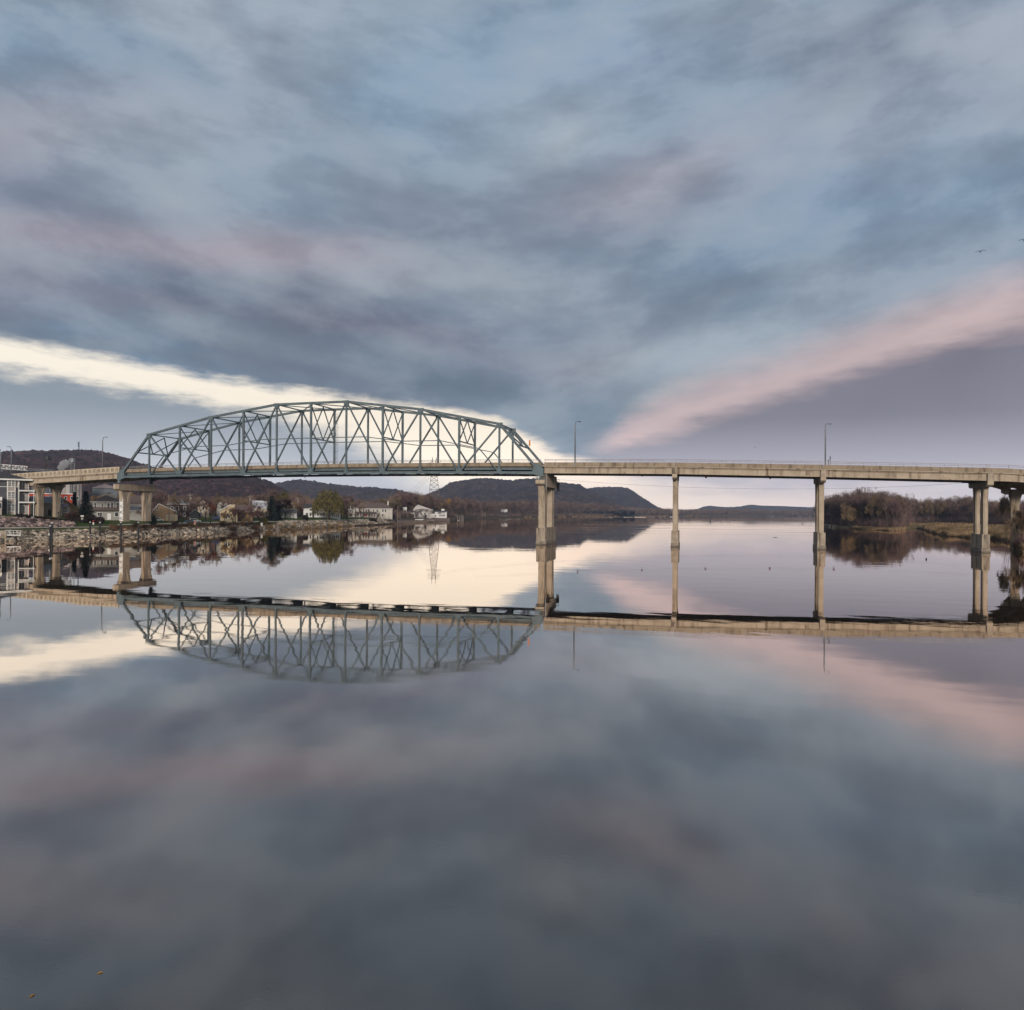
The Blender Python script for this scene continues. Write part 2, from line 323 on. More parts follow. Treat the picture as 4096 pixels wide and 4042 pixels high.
# ================================================================ SETTING
rng = np.random.default_rng(7)
SH = np.array([(-3400, 105), (-1500, 150), (0, 195), (360, 218), (470, 225), (550, 233), (620, 243), (700, 257), (950, 298), (1078, 323), (1180, 340), (1300, 373), (1403, 422), (1500, 455),
 (1600, 520), (1707, 582), (1819, 690), (1900, 900), (2000, 1040), (2100, 1145), (2300, 1480), (2600, 1880), (2900, 2300), (3150, 2750), (3262, 2900), (3285, 560), (3305, 505),
 (3434, 408), (3520, 385), (3600, 384), (3640, 430), (3668, 452), (3690, 420), (3712, 360), (3740, 320), (3800, 290), (3900, 266), (3985, 256), (4040, 232), (4058, 182), (4096, 168), (5000, 146), (7400, 108)], float)
def rs(px):
    px = np.asarray(px, float); b_ = np.interp(px, SH[:, 0], SH[:, 1])
    return b_*(1+.0035*np.sin(px/47)*np.sin(px/21+1))*np.where(px > 3300, 1+.02*np.sin(px/23.)*np.sin(px/61.), 1)
def hsh(x, y, s=0):
    return np.modf(np.sin(x*127.1+y*311.7+s*74.7)*43758.5453)[0] % 1.0
def vnoise(x, y, s=0):
    xi, yi = np.floor(x), np.floor(y); fx, fy = x-xi, y-yi; fx = fx*fx*(3-2*fx); fy = fy*fy*(3-2*fy)
    a = hsh(xi, yi, s); b = hsh(xi+1, yi, s); c_ = hsh(xi, yi+1, s); d_ = hsh(xi+1, yi+1, s)
    return (a*(1-fx)+b*fx)*(1-fy)+(c_*(1-fx)+d_*fx)*fy-.5
def fbm(x, y, s=0, o=4):
    r_ = 0; a = 1.0
    for i in range(o): r_ = r_+a*vnoise(x*2**i, y*2**i, s+i); a *= .5
    return r_
def zg(px, dep):
    px = np.asarray(px, float); dep = np.asarray(dep, float); t = dep-rs(px)
    plat = np.interp(px, [0, 1000, 1300, 1450, 1700, 1850, 2000, 3200, 3300, 3700, 4200], [5.8, 5.7, 5.0, 4.8, 3.4, 2.6, 1.8, 1.5, 2.0, 1.4, 1.6])
    zl = np.interp(t, [-30, -4, 0, 8, 20, 45, 70], [-3, -1.2, 0, 2.45, 3.6, 5.8, 5.8])
    zl = np.where(t > 0, zl*plat/5.8, zl)
    mound = np.interp(px, [-200, 40, 150, 330], [1, 1, .75, 0])*np.interp(t, [6, 16, 27, 60, 80], [0, 0, 1.9, 1.9, 0])
    far = np.interp(t, [-30, -4, 0, 5, 14], [-3, -1, 0, .55, 1])
    zf = np.where(t > 0, far*plat, far)
    w_ = np.interp(px, [1650, 1750], [0, 1])
    # the marshy island on the right
    mar = np.interp(t, [-30, -4, 0, 2, 30, 200], [-3, -1, 0, .7, 1.1, 1.5])
    w2 = np.interp(px, [3268, 3285], [0, 1])
    z = (zl+mound)*(1-w_)+zf*w_*(1-w2)+mar*w2
    X = (px-XC)/F*dep*CP-dep*SP; Y = (px-XC)/F*dep*SP+dep*CP
    z = z+np.where(t > 1, 1, 0)*np.where(w2 > .5, 1.3, .28)*fbm(X/9, Y/9, 3, 3)*np.clip(t/8, 0, 1)
    return np.where(t > 0, np.maximum(z, .02), z)
def ground_z(px, dep): return float(zg(px, dep))
def gridmesh(name, P3, material, smooth=True):
    a, b = P3.shape[:2]; idx = np.arange(a*b).reshape(a, b)
    Fc = np.stack([idx[:-1, :-1], idx[1:, :-1], idx[1:, 1:], idx[:-1, 1:]], -1).reshape(-1, 4)
    return mesh_np(name, P3.reshape(-1, 3), Fc, material, smooth=smooth)
def warp(px, dep, z):
    la = (px-XC)/F*dep; return np.stack([la*CP-dep*SP, la*SP+dep*CP, z], -1)
# ground material: lawn on the town side, brown bank near the water, tawny marsh on the right
GM = bpy.data.materials.new('ground'); GM.use_nodes = True; t = NT(GM.node_tree); p = GM.node_tree.nodes['Principled BSDF']
p.inputs['Roughness'].default_value = 1; p.inputs['Specular IOR Level'].default_value = .1
pos = t.n('ShaderNodeNewGeometry').outputs['Position']; sx = t.n('ShaderNodeSeparateXYZ'); t.put(sx.inputs[0], pos)
at_ = t.n('ShaderNodeAttribute'); at_.attribute_name = 'zone'; zc = t.n('ShaderNodeSeparateXYZ'); t.put(zc.inputs[0], at_.outputs['Color'])
nz = t.noise(pos, .12, 6, .65); nz2 = t.noise(pos, .9, 4, .6)
lawn = t.mix(t.sm(nz, .4, .65), (.050, .085, .020), (.085, .085, .032)); lawn = t.mix(t.sm(nz2, .55, .75, 0, .4), lawn, (.12, .095, .045))
brown = t.mix(t.sm(nz, .35, .65), (.055, .040, .030), (.11, .08, .055)); brown = t.mix(t.sm(nz2, .45, .65), brown, (.055, .042, .032))
marsh = t.mix(t.sm(nz, .38, .6), (.30, .215, .11), (.13, .105, .045)); marsh = t.mix(t.sm(nz2, .42, .62, 0, .9), marsh, (.085, .058, .034))
cc = t.mix(zc.outputs[0], lawn, brown); cc = t.mix(zc.outputs[1], cc, marsh); cc = t.mix(zc.outputs[2], cc, (.025, .02, .017))
t.put(p.inputs['Base Color'], cc)
aa = np.concatenate([np.linspace(-62, -38, 30), np.linspace(-37.5, 37.5, 760), np.linspace(38, 62, 30)]); PX = XC+F*np.tan(np.radians(aa))
tt = np.concatenate([[-30, -10, -3, -1, 0], np.arange(1, 30, 1.2), np.arange(30, 120, 4), np.geomspace(122, 24000, 46)])
A_, T_ = np.meshgrid(PX, tt, indexing='ij'); D_ = rs(A_)+T_; Z_ = zg(A_, D_)
go = gridmesh('ground', warp(A_, D_, Z_), GM); tag(go, kind='structure')
zone = go.data.color_attributes.new('zone', 'FLOAT_COLOR', 'POINT')
near = np.clip(1-(T_-np.interp(A_, [0, 1100, 1200], [8, 9, 18]))/2.5, 0, 1)*np.where(A_ < 1650, 1, 0); near = np.maximum(near, np.where((A_ > 1600) & (A_ < 3268), 1, 0))
near = np.maximum(near, np.clip((T_-170)/60, 0, 1))
ms = np.where(A_ > 3268, 1.0, 0)*np.clip(1-(T_-250)/60, 0, 1); wet = np.clip(1-T_/1.6, 0, 1)
zone.data.foreach_set('color', np.stack([near, ms, wet*.8, np.ones_like(ms)], -1).astype(np.float32).ravel())
# river
WM = bpy.data.materials.new('river_water'); WM.use_nodes = True; t = NT(WM.node_tree); WM.node_tree.nodes.clear()
geo = t.n('ShaderNodeNewGeometry'); pos = geo.outputs['Position']
inc = t.m('ABSOLUTE', t.vm('DOT_PRODUCT', geo.outputs['Incoming'], (0, 0, 1)))
fr = t.curve(inc, [(0, .97), (.05, .95), (.12, .94), (.2, .82), (.3, .56), (.42, .35), (.58, .185), (.8, .12), (1, .07)])
rel = t.vm('ADD', pos, (0, 0, 0))
wv = t.vm('MULTIPLY', pos, (.55, 1.0, 1))
big = t.noise(t.vm('MULTIPLY', pos, (.12, .24, 1)), 1, 1.6, .5)
mid = t.noise(wv, .9, 3, .6); fine = t.noise(t.vm('MULTIPLY', pos, (1, 1.3, 1)), 7, 3, .6)
patch = t.sm(t.noise(t.vm('MULTIPLY', pos, (.006, .022, 1)), 1, 3, .6), .5, .66)
ruf = t.m('MULTIPLY', t.sm(t.noise(t.vm('MULTIPLY', pos, (.0035, .03, 1)), 1, 4, .65), .53, .62), t.sm(t.vm('LENGTH', pos), 220, 420))
hgt = t.m('ADD', t.m('MULTIPLY', big, .011), t.m('ADD', t.m('MULTIPLY', mid, t.m('ADD', .0009, t.m('ADD', t.m('MULTIPLY', patch, .0035), t.m('MULTIPLY', ruf, .03)))), t.m('MULTIPLY', fine, t.m('ADD', .0001, t.m('MULTIPLY', t.sm(t.vm('LENGTH', pos), 60, 14), .0007)))))
bp = t.n('ShaderNodeBump'); bp.inputs['Strength'].default_value = 1; bp.inputs['Distance'].default_value = 1.0; t.put(bp.inputs['Height'], hgt)
gl = t.n('ShaderNodeBsdfGlossy'); gl.inputs['Roughness'].default_value = .008; gl.inputs['Color'].default_value = (1, .918, .85, 1); t.l.new(bp.outputs[0], gl.inputs['Normal'])
df = t.n('ShaderNodeBsdfDiffuse'); t.put(df.inputs['Color'], (.026, .026, .028)); mx = t.n('ShaderNodeMixShader')
t.put(mx.inputs[0], fr); t.l.new(df.outputs[0], mx.inputs[1]); t.l.new(gl.outputs[0], mx.inputs[2])
ou = t.n('ShaderNodeOutputMaterial'); t.l.new(mx.outputs[0], ou.inputs[0])
wa = MB().poly([(-15000, -3000, 0), (15000, -3000, 0), (15000, 15000, 0), (-15000, 15000, 0)], [(0, 1, 2, 3)]).build('river_water', WM)
tag(wa, kind='structure')
# wooded hills
def worley(x, y, s, seed):
    gx, gy = x/s, y/s; ix, iy = np.floor(gx), np.floor(gy); best = np.full(x.shape, 9.0)
    for a in (-1, 0, 1):
        for b in (-1, 0, 1):
            cx = ix+a+hsh(ix+a, iy+b, seed); cy = iy+b+hsh(ix+a, iy+b, seed+5); best = np.minimum(best, (gx-cx)**2+(gy-cy)**2)
    return np.sqrt(np.clip(1-best/.75, 0, 1))
def hillmat(name, c1, c2, c3, s):
    m = bpy.data.materials.new(name); m.use_nodes = True; t = NT(m.node_tree); p = m.node_tree.nodes['Principled BSDF']
    p.inputs['Roughness'].default_value = 1; p.inputs['Specular IOR Level'].default_value = .05
    pos = t.n('ShaderNodeNewGeometry').outputs['Position']; vo = t.n('ShaderNodeTexVoronoi'); t.put(vo.inputs['Vector'], pos); vo.inputs['Scale'].default_value = 1/s
    hs = t.n('ShaderNodeSeparateXYZ'); t.put(hs.inputs[0], vo.outputs['Color'])
    c_ = t.mix(hs.outputs[0], c1, c2); c_ = t.mix(t.sm(t.noise(pos, .006, 4, .6), .45, .65, 0, .8), c_, c3)
    t.put(p.inputs['Base Color'], t.mix(t.m('MULTIPLY', vo.outputs['Distance'], .8, clamp=True), c_, tuple(v*.35 for v in c1)))
    return m
def hill(name, ridge, dep, foot, material, du, dv, crown, seed, rough=1.0):
    ridge = np.array(ridge, float); px = np.arange(ridge[0, 0], ridge[-1, 0], du/dep*F)
    zr = np.array([zat(a, b, dep) for a, b in zip(px, np.interp(px, ridge[:, 0], ridge[:, 1]))])
    v = np.concatenate([np.arange(0, 1, dv/foot), np.linspace(1, 1.6, 14)])
    U, V_ = np.meshgrid(px, v, indexing='ij'); D = dep-foot+V_*foot
    X = warp(U, D, D)[..., 0]; Y = warp(U, D, D)[..., 1]
    pr = np.where(V_ < 1, np.sin(np.clip(V_, 0, 1)*math.pi/2)**1.15, 1-.35*(V_-1)/.6)
    gul = fbm(X/170, Y/170, seed, 3)*rough
    Z = np.maximum(zr[:, None]-crown*.75, 0)*np.clip(pr*(1+.22*gul*np.sin(np.clip(V_, 0, 1)*math.pi)), 0, 1.0)*np.minimum(D/dep, 1)
    Z = Z+crown*worley(X, Y, crown*1.15, seed)*(.75+.5*hsh(np.floor(X/crown), np.floor(Y/crown), seed))+crown*.5*fbm(X/5, Y/5, seed+3, 2)
    o = gridmesh(name, warp(U, D, Z), material, smooth=False); return tag(o, kind='structure')
HM1 = hillmat('hill_russet', (.036, .024, .026), (.125, .066, .060), (.040, .028, .036), 11)
HM2 = hillmat('hill_brown', (.036, .029, .031), (.145, .100, .088), (.042, .037, .045), 15)
HM3 = hillmat('hill_blue', (.06, .06, .06), (.08, .075, .07), (.05, .05, .055), 40)
hill('wooded_hill', [(-900, 1850), (-300, 1822), (0, 1814), (120, 1810), (220, 1809), (320, 1808), (400, 1812), (460, 1826), (520, 1845), (560, 1862), (620, 1876), (760, 1890), (880, 1900), (960, 1908), (1040, 1918), (1090, 1940), (1140, 1965), (1200, 2005), (1260, 2040)], 1500, 800, HM1, 3.2, 4.5, 10, 11)
hill('wooded_hill', [(900, 2030), (980, 1975), (1060, 1944), (1120, 1934), (1160, 1926), (1200, 1923), (1240, 1928), (1300, 1939), (1340, 1944), (1400, 1946), (1450, 1953), (1480, 1950), (1520, 1957), (1580, 1960), (1650, 1980), (1800, 2030)], 2600, 900, HM2, 6, 9, 12, 21)
hill('wooded_hill', [(1560, 2035), (1640, 2005), (1700, 1985), (1760, 1962), (1800, 1936), (1840, 1928), (1890, 1921), (1935, 1917), (1990, 1921), (2040, 1925), (2080, 1919), (2120, 1917), (2160, 1921), (2225, 1931), (2270, 1936), (2316, 1942), (2352, 1962), (2400, 1985), (2470, 2020), (2540, 2045)], 2700, 1000, HM2, 5, 9, 12, 31, 1.4)
hill('wooded_hill', [(2200, 2000), (2300, 1968), (2360, 1956), (2420, 1951), (2480, 1952), (2510, 1957), (2540, 1974), (2571, 1996), (2600, 2014), (2630, 2032), (2680, 2048)], 3500, 900, HM2, 6, 11, 12, 41, 1.6)
hill('distant_hill', [(2700, 2050), (2790, 2038), (2815, 2028), (2840, 2025), (2870, 2028), (2910, 2031), (2960, 2029), (2985, 2023), (3010, 2021), (3040, 2024), (3080, 2026), (3130, 2026), (3180, 2029), (3240, 2031), (3400, 2034), (3700, 2044)], 5300, 1100, HM3, 14, 28, 9, 51)
# haze
HZ = bpy.data.materials.new('haze'); HZ.use_nodes = True; HZ.node_tree.nodes.clear(); t = NT(HZ.node_tree)
pv_ = t.n('ShaderNodeVolumePrincipled'); pv_.inputs['Color'].default_value = (.64, .77, 1, 1); pv_.inputs['Density'].default_value = 1.05e-4; pv_.inputs['Anisotropy'].default_value = .2
ou = t.n('ShaderNodeOutputMaterial'); t.l.new(pv_.outputs[0], ou.inputs['Volume'])
hz = MB().box(-6500, 6500, -400, 6400, -4, 190).build('haze', HZ); tag(hz, 'thin pale evening haze lying over the river valley', 'haze', kind='stuff')
# ================================================================ BRIDGE
D0, X0, LP, NP, WT = 187.42, -188.23, 11.94, 12, 13.76
def nx(s): return X0+LP*s
def zb(s): return 19.91+.58*(1-((s-6)/6)**2)
def zt(s): return zb(s)+float(np.interp(min(s, 12-s), [1, 3, 5, 6], [13.59, 18.26, 21.26, 21.26]))
XE = nx(12)
ZT = [(-290, 18.0), (-240, 20.3), (-227, 20.9), (-188, 22.5), (-165, 22.95), (-104, 23.3), (-57, 22.95), (-30, 22.55), (-9, 22.2), (26.9, 21.15), (62.9, 19.95), (90, 19.0), (130, 18.2)]
def ztop(x): return float(np.interp(x, [a for a, b in ZT], [b for a, b in ZT]))
tr = empty('truss_bridge', (nx(6), D0+WT/2, 0), 0, 'long blue-grey steel through truss arching over the river', 'bridge')
TO = (nx(6), D0+WT/2, 0)
def tp(m, name, mt=None, par=None, smooth=False): return m.build(name, mt or STEEL, par or tr, smooth, TO)
for k, Y in enumerate((D0, D0+WT)):
    m = MB()
    for s in range(12): m.bar((nx(s)-(.3 if s == 0 else 0), Y, zb(s)), (nx(s+1)+(.3 if s == 11 else 0), Y, zb(s+1)), .52, .68)
    tp(m, 'bottom_chord')
    m = MB()
    for a, b in ((1, 3), (3, 5), (5, 7), (7, 9), (9, 11)):
        for q0 in range(a, b): m.bar((nx(q0), Y, zt(q0)), (nx(q0+1), Y, zt(q0+1)), .56, .66)
    tp(m, 'top_chord')
    for a, b in ((0, 1), (12, 11)): tp(MB().bar((nx(a), Y, zb(a)), (nx(b), Y, zt(b)), .58, .68), 'end_post')
    for s in range(1, 12): tp(MB().bar((nx(s), Y, zb(s)), (nx(s), Y, zt(s)), .42, .52 if s % 2 else .62, (1, 0, 0)), 'vertical')
    for a, b in [(1, 2), (3, 2), (3, 4), (5, 4), (5, 6), (7, 6), (7, 8), (9, 8), (9, 10), (11, 10)]:
        tp(MB().bar((nx(a), Y, zt(a)), (nx(b), Y, zb(b)), .38, .44 if abs(a-6) > 2 else .40), 'diagonal')
    # mid-height strut through the middles of the diagonals, and the sub-struts at the ends
    mids = []
    for i in range(1, 11):
        a, b = (i, i+1); hi, lo_ = (a, b) if a % 2 else (b, a)
        mids.append((nx(i+.5), Y, (zt(hi)+zb(lo_))/2))
    m = MB()
    for a, b in zip(mids[:-1], mids[1:]): m.bar(a, b, .22, .24)
    tp(m, 'longitudinal_strut')
    for a, b in ((1, mids[0]), (11, mids[-1])): tp(MB().bar((nx(a), Y, zb(a)), b, .26, .28), 'sub_strut')
    # gusset plates
    def plate(pts, name='gusset_plate'):
        mm = MB()
        for yy in (Y-.31, Y+.26): mm.prism([(x, yy, z) for x, z in pts], (0, .05, 0))
        tp(mm, name)
    for s in range(1, 12):
        x, z = nx(s), zb(s)
        if s % 2 == 0: plate([(x-.85, z-.36), (x+.85, z-.36), (x+.85, z+.5), (x+.55, z+1.3), (x-.55, z+1.3), (x-.85, z+.5)])
        else: plate([(x-.75, z-.2), (x+.75, z-.2), (x+.42, z+.9), (x+.3, z+1.3), (x-.3, z+1.3), (x-.42, z+.9)])
        z = zt(s)
        if s % 2: plate([(x-.95, z+.34), (x+.95, z+.34), (x+.75, z-.7), (x+.4, z-1.15), (x-.4, z-1.15), (x-.75, z-.7)])
        else: plate([(x-.4, z+.3), (x+.4, z+.3), (x+.38, z-.75), (x-.38, z-.75)])
    for s, sg in ((0, 1), (12, -1)):
        x, z = nx(s), zb(s)
        plate([(x-.75*sg, z-1.0), (x+.2*sg, z-1.0), (x+2.3*sg, z-.36), (x+2.3*sg, z+.36), (x+1.9*sg, z+2.4), (x+.9*sg, z+2.6), (x-.75*sg, z+1.1)])
        tp(MB().prism([(x-.55, Y-.4, z-1.9), (x+.55, Y-.4, z-1.9), (x+.2, Y-.4, z-.9), (x-.2, Y-.4, z-.9)], (0, .8, 0)), 'bearing', STEELD)
YA, YB = D0, D0+WT
def xbar(name, a, b, w_, h_): tp(MB().bar(a, b, w_, h_), name)
for s in range(1, 12): xbar('top_strut', (nx(s), YA+.25, zt(s)), (nx(s), YB-.25, zt(s)), .3, .34)
for s in range(1, 11):
    xbar('top_lateral_brace', (nx(s), YA+.25, zt(s)-.1), (nx(s+1), YB-.25, zt(s+1)-.1), .26, .26)
    if s % 2: xbar('top_lateral_brace', (nx(s+1), YA+.25, zt(s+1)-.38), (nx(s), YB-.25, zt(s)-.38), .24, .22)
def sway(A, B, C, Dd, nm, w_=.26):   # A,B top near/far; C,Dd lower near/far
    A, B, C, Dd = map(Vector, (A, B, C, Dd)); mt_, mb_ = (A+B)/2, (C+Dd)/2
    for a, b in ((A, mb_), (mt_, C), (mt_, Dd), (B, mb_)): tp(MB().bar(a, b, w_, w_), nm)
    tp(MB().bar(C, Dd, w_+.04, w_+.06), nm+'_strut')
for s in (2, 4, 6, 8, 10):
    dz_ = {2: 7.0, 10: 7.0}.get(s, 9.3 if s != 6 else 10.6)
    sway((nx(s), YA, zt(s)-.3), (nx(s), YB, zt(s)-.3), (nx(s), YA, zt(s)-dz_), (nx(s), YB, zt(s)-dz_), 'sway_brace')
for a, b in ((0, 1), (12, 11)):
    def pt(Y, f): return (nx(a)+(nx(b)-nx(a))*f, Y, zb(a)+(zt(b)-zb(a))*f)
    sway(pt(YA, .97), pt(YB, .97), pt(YA, .58), pt(YB, .58), 'portal_brace', .3)
for s in range(13):
    y0, y1 = YA+.3, YB-.3; z1 = ztop(nx(s))-1.55
    tp(MB().box(nx(s)-.22, nx(s)+.22, y0, y1, zb(s)-.15, z1), 'floor_beam', STEELD)
    if s < 12:
        for a_, b_ in (((nx(s), YA, zb(s)-.2), (nx(s+1), YB, zb(s+1)-.2)), ((nx(s), YB, zb(s)-.3), (nx(s+1), YA, zb(s+1)-.3))): tp(MB().bar(a_, b_, .2, .16), 'bottom_lateral_brace', STEELD)
DY0, DY1 = YA+.95, YB-.95
xs = np.linspace(X0, XE, 25)
m = MB(); m2 = MB()
for a, b in zip(xs[:-1], xs[1:]):
    za, zb_ = ztop(a), ztop(b)
    for yy in np.linspace(DY0+.35, DY1-.35, 6): m.poly([(a, yy-.16, za-1.42), (b, yy-.16, zb_-1.42), (b, yy+.16, zb_-1.42), (a, yy+.16, za-1.42), (a, yy-.16, za-2.05), (b, yy-.16, zb_-2.05), (b, yy+.16, zb_-2.05), (a, yy+.16, za-2.05)], [(0,1,5,4), (4,5,6,7), (3,7,6,2), (0,3,2,1)])
    m2.poly([(a, DY0, za-1.05), (b, DY0, zb_-1.05), (b, DY1, zb_-1.05), (a, DY1, za-1.05), (a, DY0, za-1.4), (b, DY0, zb_-1.4), (b, DY1, zb_-1.4), (a, DY1, za-1.4)], [(0,1,2,3), (0,4,5,1), (2,6,7,3), (7,6,5,4)])
tp(m, 'stringers'); tp(m2, 'deck_slab', CONCD)  # slab takes a darker concrete than the approach spans
def parapet(x0, x1, y, par, org, th=.32, n=20, mt=CONC2, yfun=None, dz=1.04):
    m = MB(); X_ = np.linspace(x0, x1, n+1)
    for a, b in zip(X_[:-1], X_[1:]):
        za, z2 = ztop(a), ztop(b); b2 = b-.02
        m.poly([(a, y, za), (b2, y, z2), (b2, y+th, z2), (a, y+th, za), (a, y, za-dz), (b2, y, z2-dz), (b2, y+th, z2-dz), (a, y+th, za-dz)], [(0,1,2,3), (7,6,5,4), (0,4,5,1), (1,5,6,2), (2,6,7,3), (3,7,4,0)])
    o = m.build('parapet', mt, par, False, org)
    r_ = MB()
    for hh, w_ in ((.78, .05), (.42, .04)):
        for a, b in zip(X_[:-1], X_[1:]): r_.bar((a, y+th/2, ztop(a)+hh), (b, y+th/2, ztop(b)+hh), w_*2.2, w_*2.4)
    for a in np.arange(x0+.3, x1, 2.9): r_.bar((a, y+th/2, ztop(a)), (a, y+th/2, ztop(a)+.8), .06, .06)
    r_.build('railing', RUSTR, par, False, org)
parapet(X0+.05, XE-.02, DY0-.34, tr, TO, n=48); parapet(X0+.05, XE-.02, DY1+.02, tr, TO, n=48)
# caged access ladder on the far centre vertical
m = MB(); lx, ly = nx(6)+.75, YB
for dx_ in (0, .45): m.bar((lx+dx_, ly, 23.5), (lx+dx_, ly, zt(6)-1), .05, .05)
for z in np.arange(23.6, zt(6)-1.2, .75): m.bar((lx, ly, z), (lx+.45, ly, z), .05, .05)
tp(m, 'ladder', STEEL)
m = MB()
for z in np.arange(26, zt(6)-2, 2.2): m.bar((lx-.1, ly-.5, z), (lx+.6, ly-.5, z), .06, .06); m.bar((lx-.1, ly-.5, z), (lx-.1, ly, z), .05, .05); m.bar((lx+.6, ly-.5, z), (lx+.6, ly, z), .05, .05)
m.box(lx-1.6, lx-.4, ly-.5, ly+.3, zt(6)-8.6, zt(6)-8.5); m.box(lx-1.6, lx-1.55, ly-.5, ly+.3, zt(6)-8.5, zt(6)-7.4); m.box(lx-.45, lx-.4, ly-.5, ly+.3, zt(6)-8.5, zt(6)-7.4)
tp(m, 'ladder_cage', STEEL)
f_ = .60; px_, pz_ = nx(12)+(nx(11)-nx(12))*f_, zb(12)+(zt(11)-zb(12))*f_
sg_ = empty('hazard_sign', (px_+.45, YB, pz_), 0, 'small orange warning sign clamped to the far right end post of the truss', 'sign')
MB().box(-.22, .22, -.06, 0, .5, 2.2).build('panel', ORANGE, sg_); MB().bar((-.45, .02, .9), (0, .02, .9), .06, .06).build('bracket', STEEL, sg_)
for s, dz_, lab, cat in ((5.5, 0, 'slim white navigation lamp hanging under the middle of the truss', 'lamp'), (2.05, 0, 'small navigation lamp hanging under the left part of the truss', 'lamp')):
    r0 = empty('navigation_lamp', (nx(s)+4, YA, zb(s)-.35), 0, lab, cat); MB().bar((0, 0, 0), (0, 0, -.5), .06, .06).build('rod', STEEL, r0); MB().tube([(0, 0, -.5), (0, 0, -1.05)], .14, 8).build('lamp_housing', DARK, r0)
# ---- concrete approach spans
GY0, GY1 = D0+.35, D0+12.2
def span(x0, x1, name, label, plain=True):
    org = ((x0+x1)/2, (GY0+GY1)/2, 0); r_ = empty(name, org, 0, label, 'bridge span', 'concrete spans of the bridge')
    X_ = np.linspace(x0, x1, 7); m = MB(); m2 = MB(); gx = (x0+.6, x1-.6)
    for a, b in zip(X_[:-1], X_[1:]):
        za, z2 = ztop(a)-1.04, ztop(b)-1.04
        m.poly([(a, GY0-.35, za), (b, GY0-.35, z2), (b, GY1+.35, z2), (a, GY1+.35, za), (a, GY0-.35, za-.24), (b, GY0-.35, z2-.24), (b, GY1+.35, z2-.24), (a, GY1+.35, za-.24)], [(0,1,2,3), (0,4,5,1), (2,6,7,3), (7,6,5,4)])
    for yy in np.linspace(GY0+.3, GY1-.3, 5):
        za, z2 = ztop(x0)-1.28, ztop(x1)-1.28; zb1, zb2 = za-1.72, z2-1.72
        g_ = MB()
        prof = [(-.30, 0), (-.30, -.22), (-.12, -.36), (-.12, -1.34), (-.32, -1.5), (-.32, -1.72), (.32, -1.72), (.32, -1.5), (.12, -1.34), (.12, -.36), (.30, -.22), (.30, 0)]
        a_ = [(x0+.02, yy+p_, za+q_) for p_, q_ in prof]; b_ = [(x1-.02, yy+p_, z2+q_) for p_, q_ in prof]; n_ = len(prof)
        g_.poly(a_+b_, [tuple(range(n_)), tuple(reversed(range(n_, 2*n_)))]+[(i, n_+i, n_+(i+1) % n_, (i+1) % n_) for i in range(n_)])
        # thick end blocks over the piers
        for xx, sgn in ((x0, 1), (x1, -1)):
            e0, e1 = sorted((xx+sgn*.02, xx+sgn*2.2)); zz0, zz1 = ztop(e0)-1.28, ztop(e1)-1.28
            g_.poly([(e0, yy-.26, zz0-.1), (e1, yy-.26, zz1-.1), (e1, yy+.26, zz1-.1), (e0, yy+.26, zz0-.1), (e0, yy-.26, zz0-1.6), (e1, yy-.26, zz1-1.6), (e1, yy+.26, zz1-1.6), (e0, yy+.26, zz0-1.6)], [(0,1,2,3), (7,6,5,4), (0,4,5,1), (1,5,6,2), (2,6,7,3), (3,7,4,0)])
        g_.build('girder', CONC, r_, False, org)
    m.build('deck_slab', CONC, r_, False, org)
    if plain:
        parapet(x0+.03, x1-.03, GY0-.39, r_, org, n=12)
    parapet(x0+.03, x1-.03, GY1+.07, r_, org, n=12)
    return r_, org
PXS = [XE+.9, -9.0, 26.9, 62.9]
for i, lab in enumerate(('tan concrete girder span directly right of the steel truss', 'tan concrete girder span second from the steel truss', 'tan concrete girder span with the pair of small posts, left of the twin-column pier')):
    span(PXS[i]+.02, PXS[i+1]-.02, 'girder_span', lab)
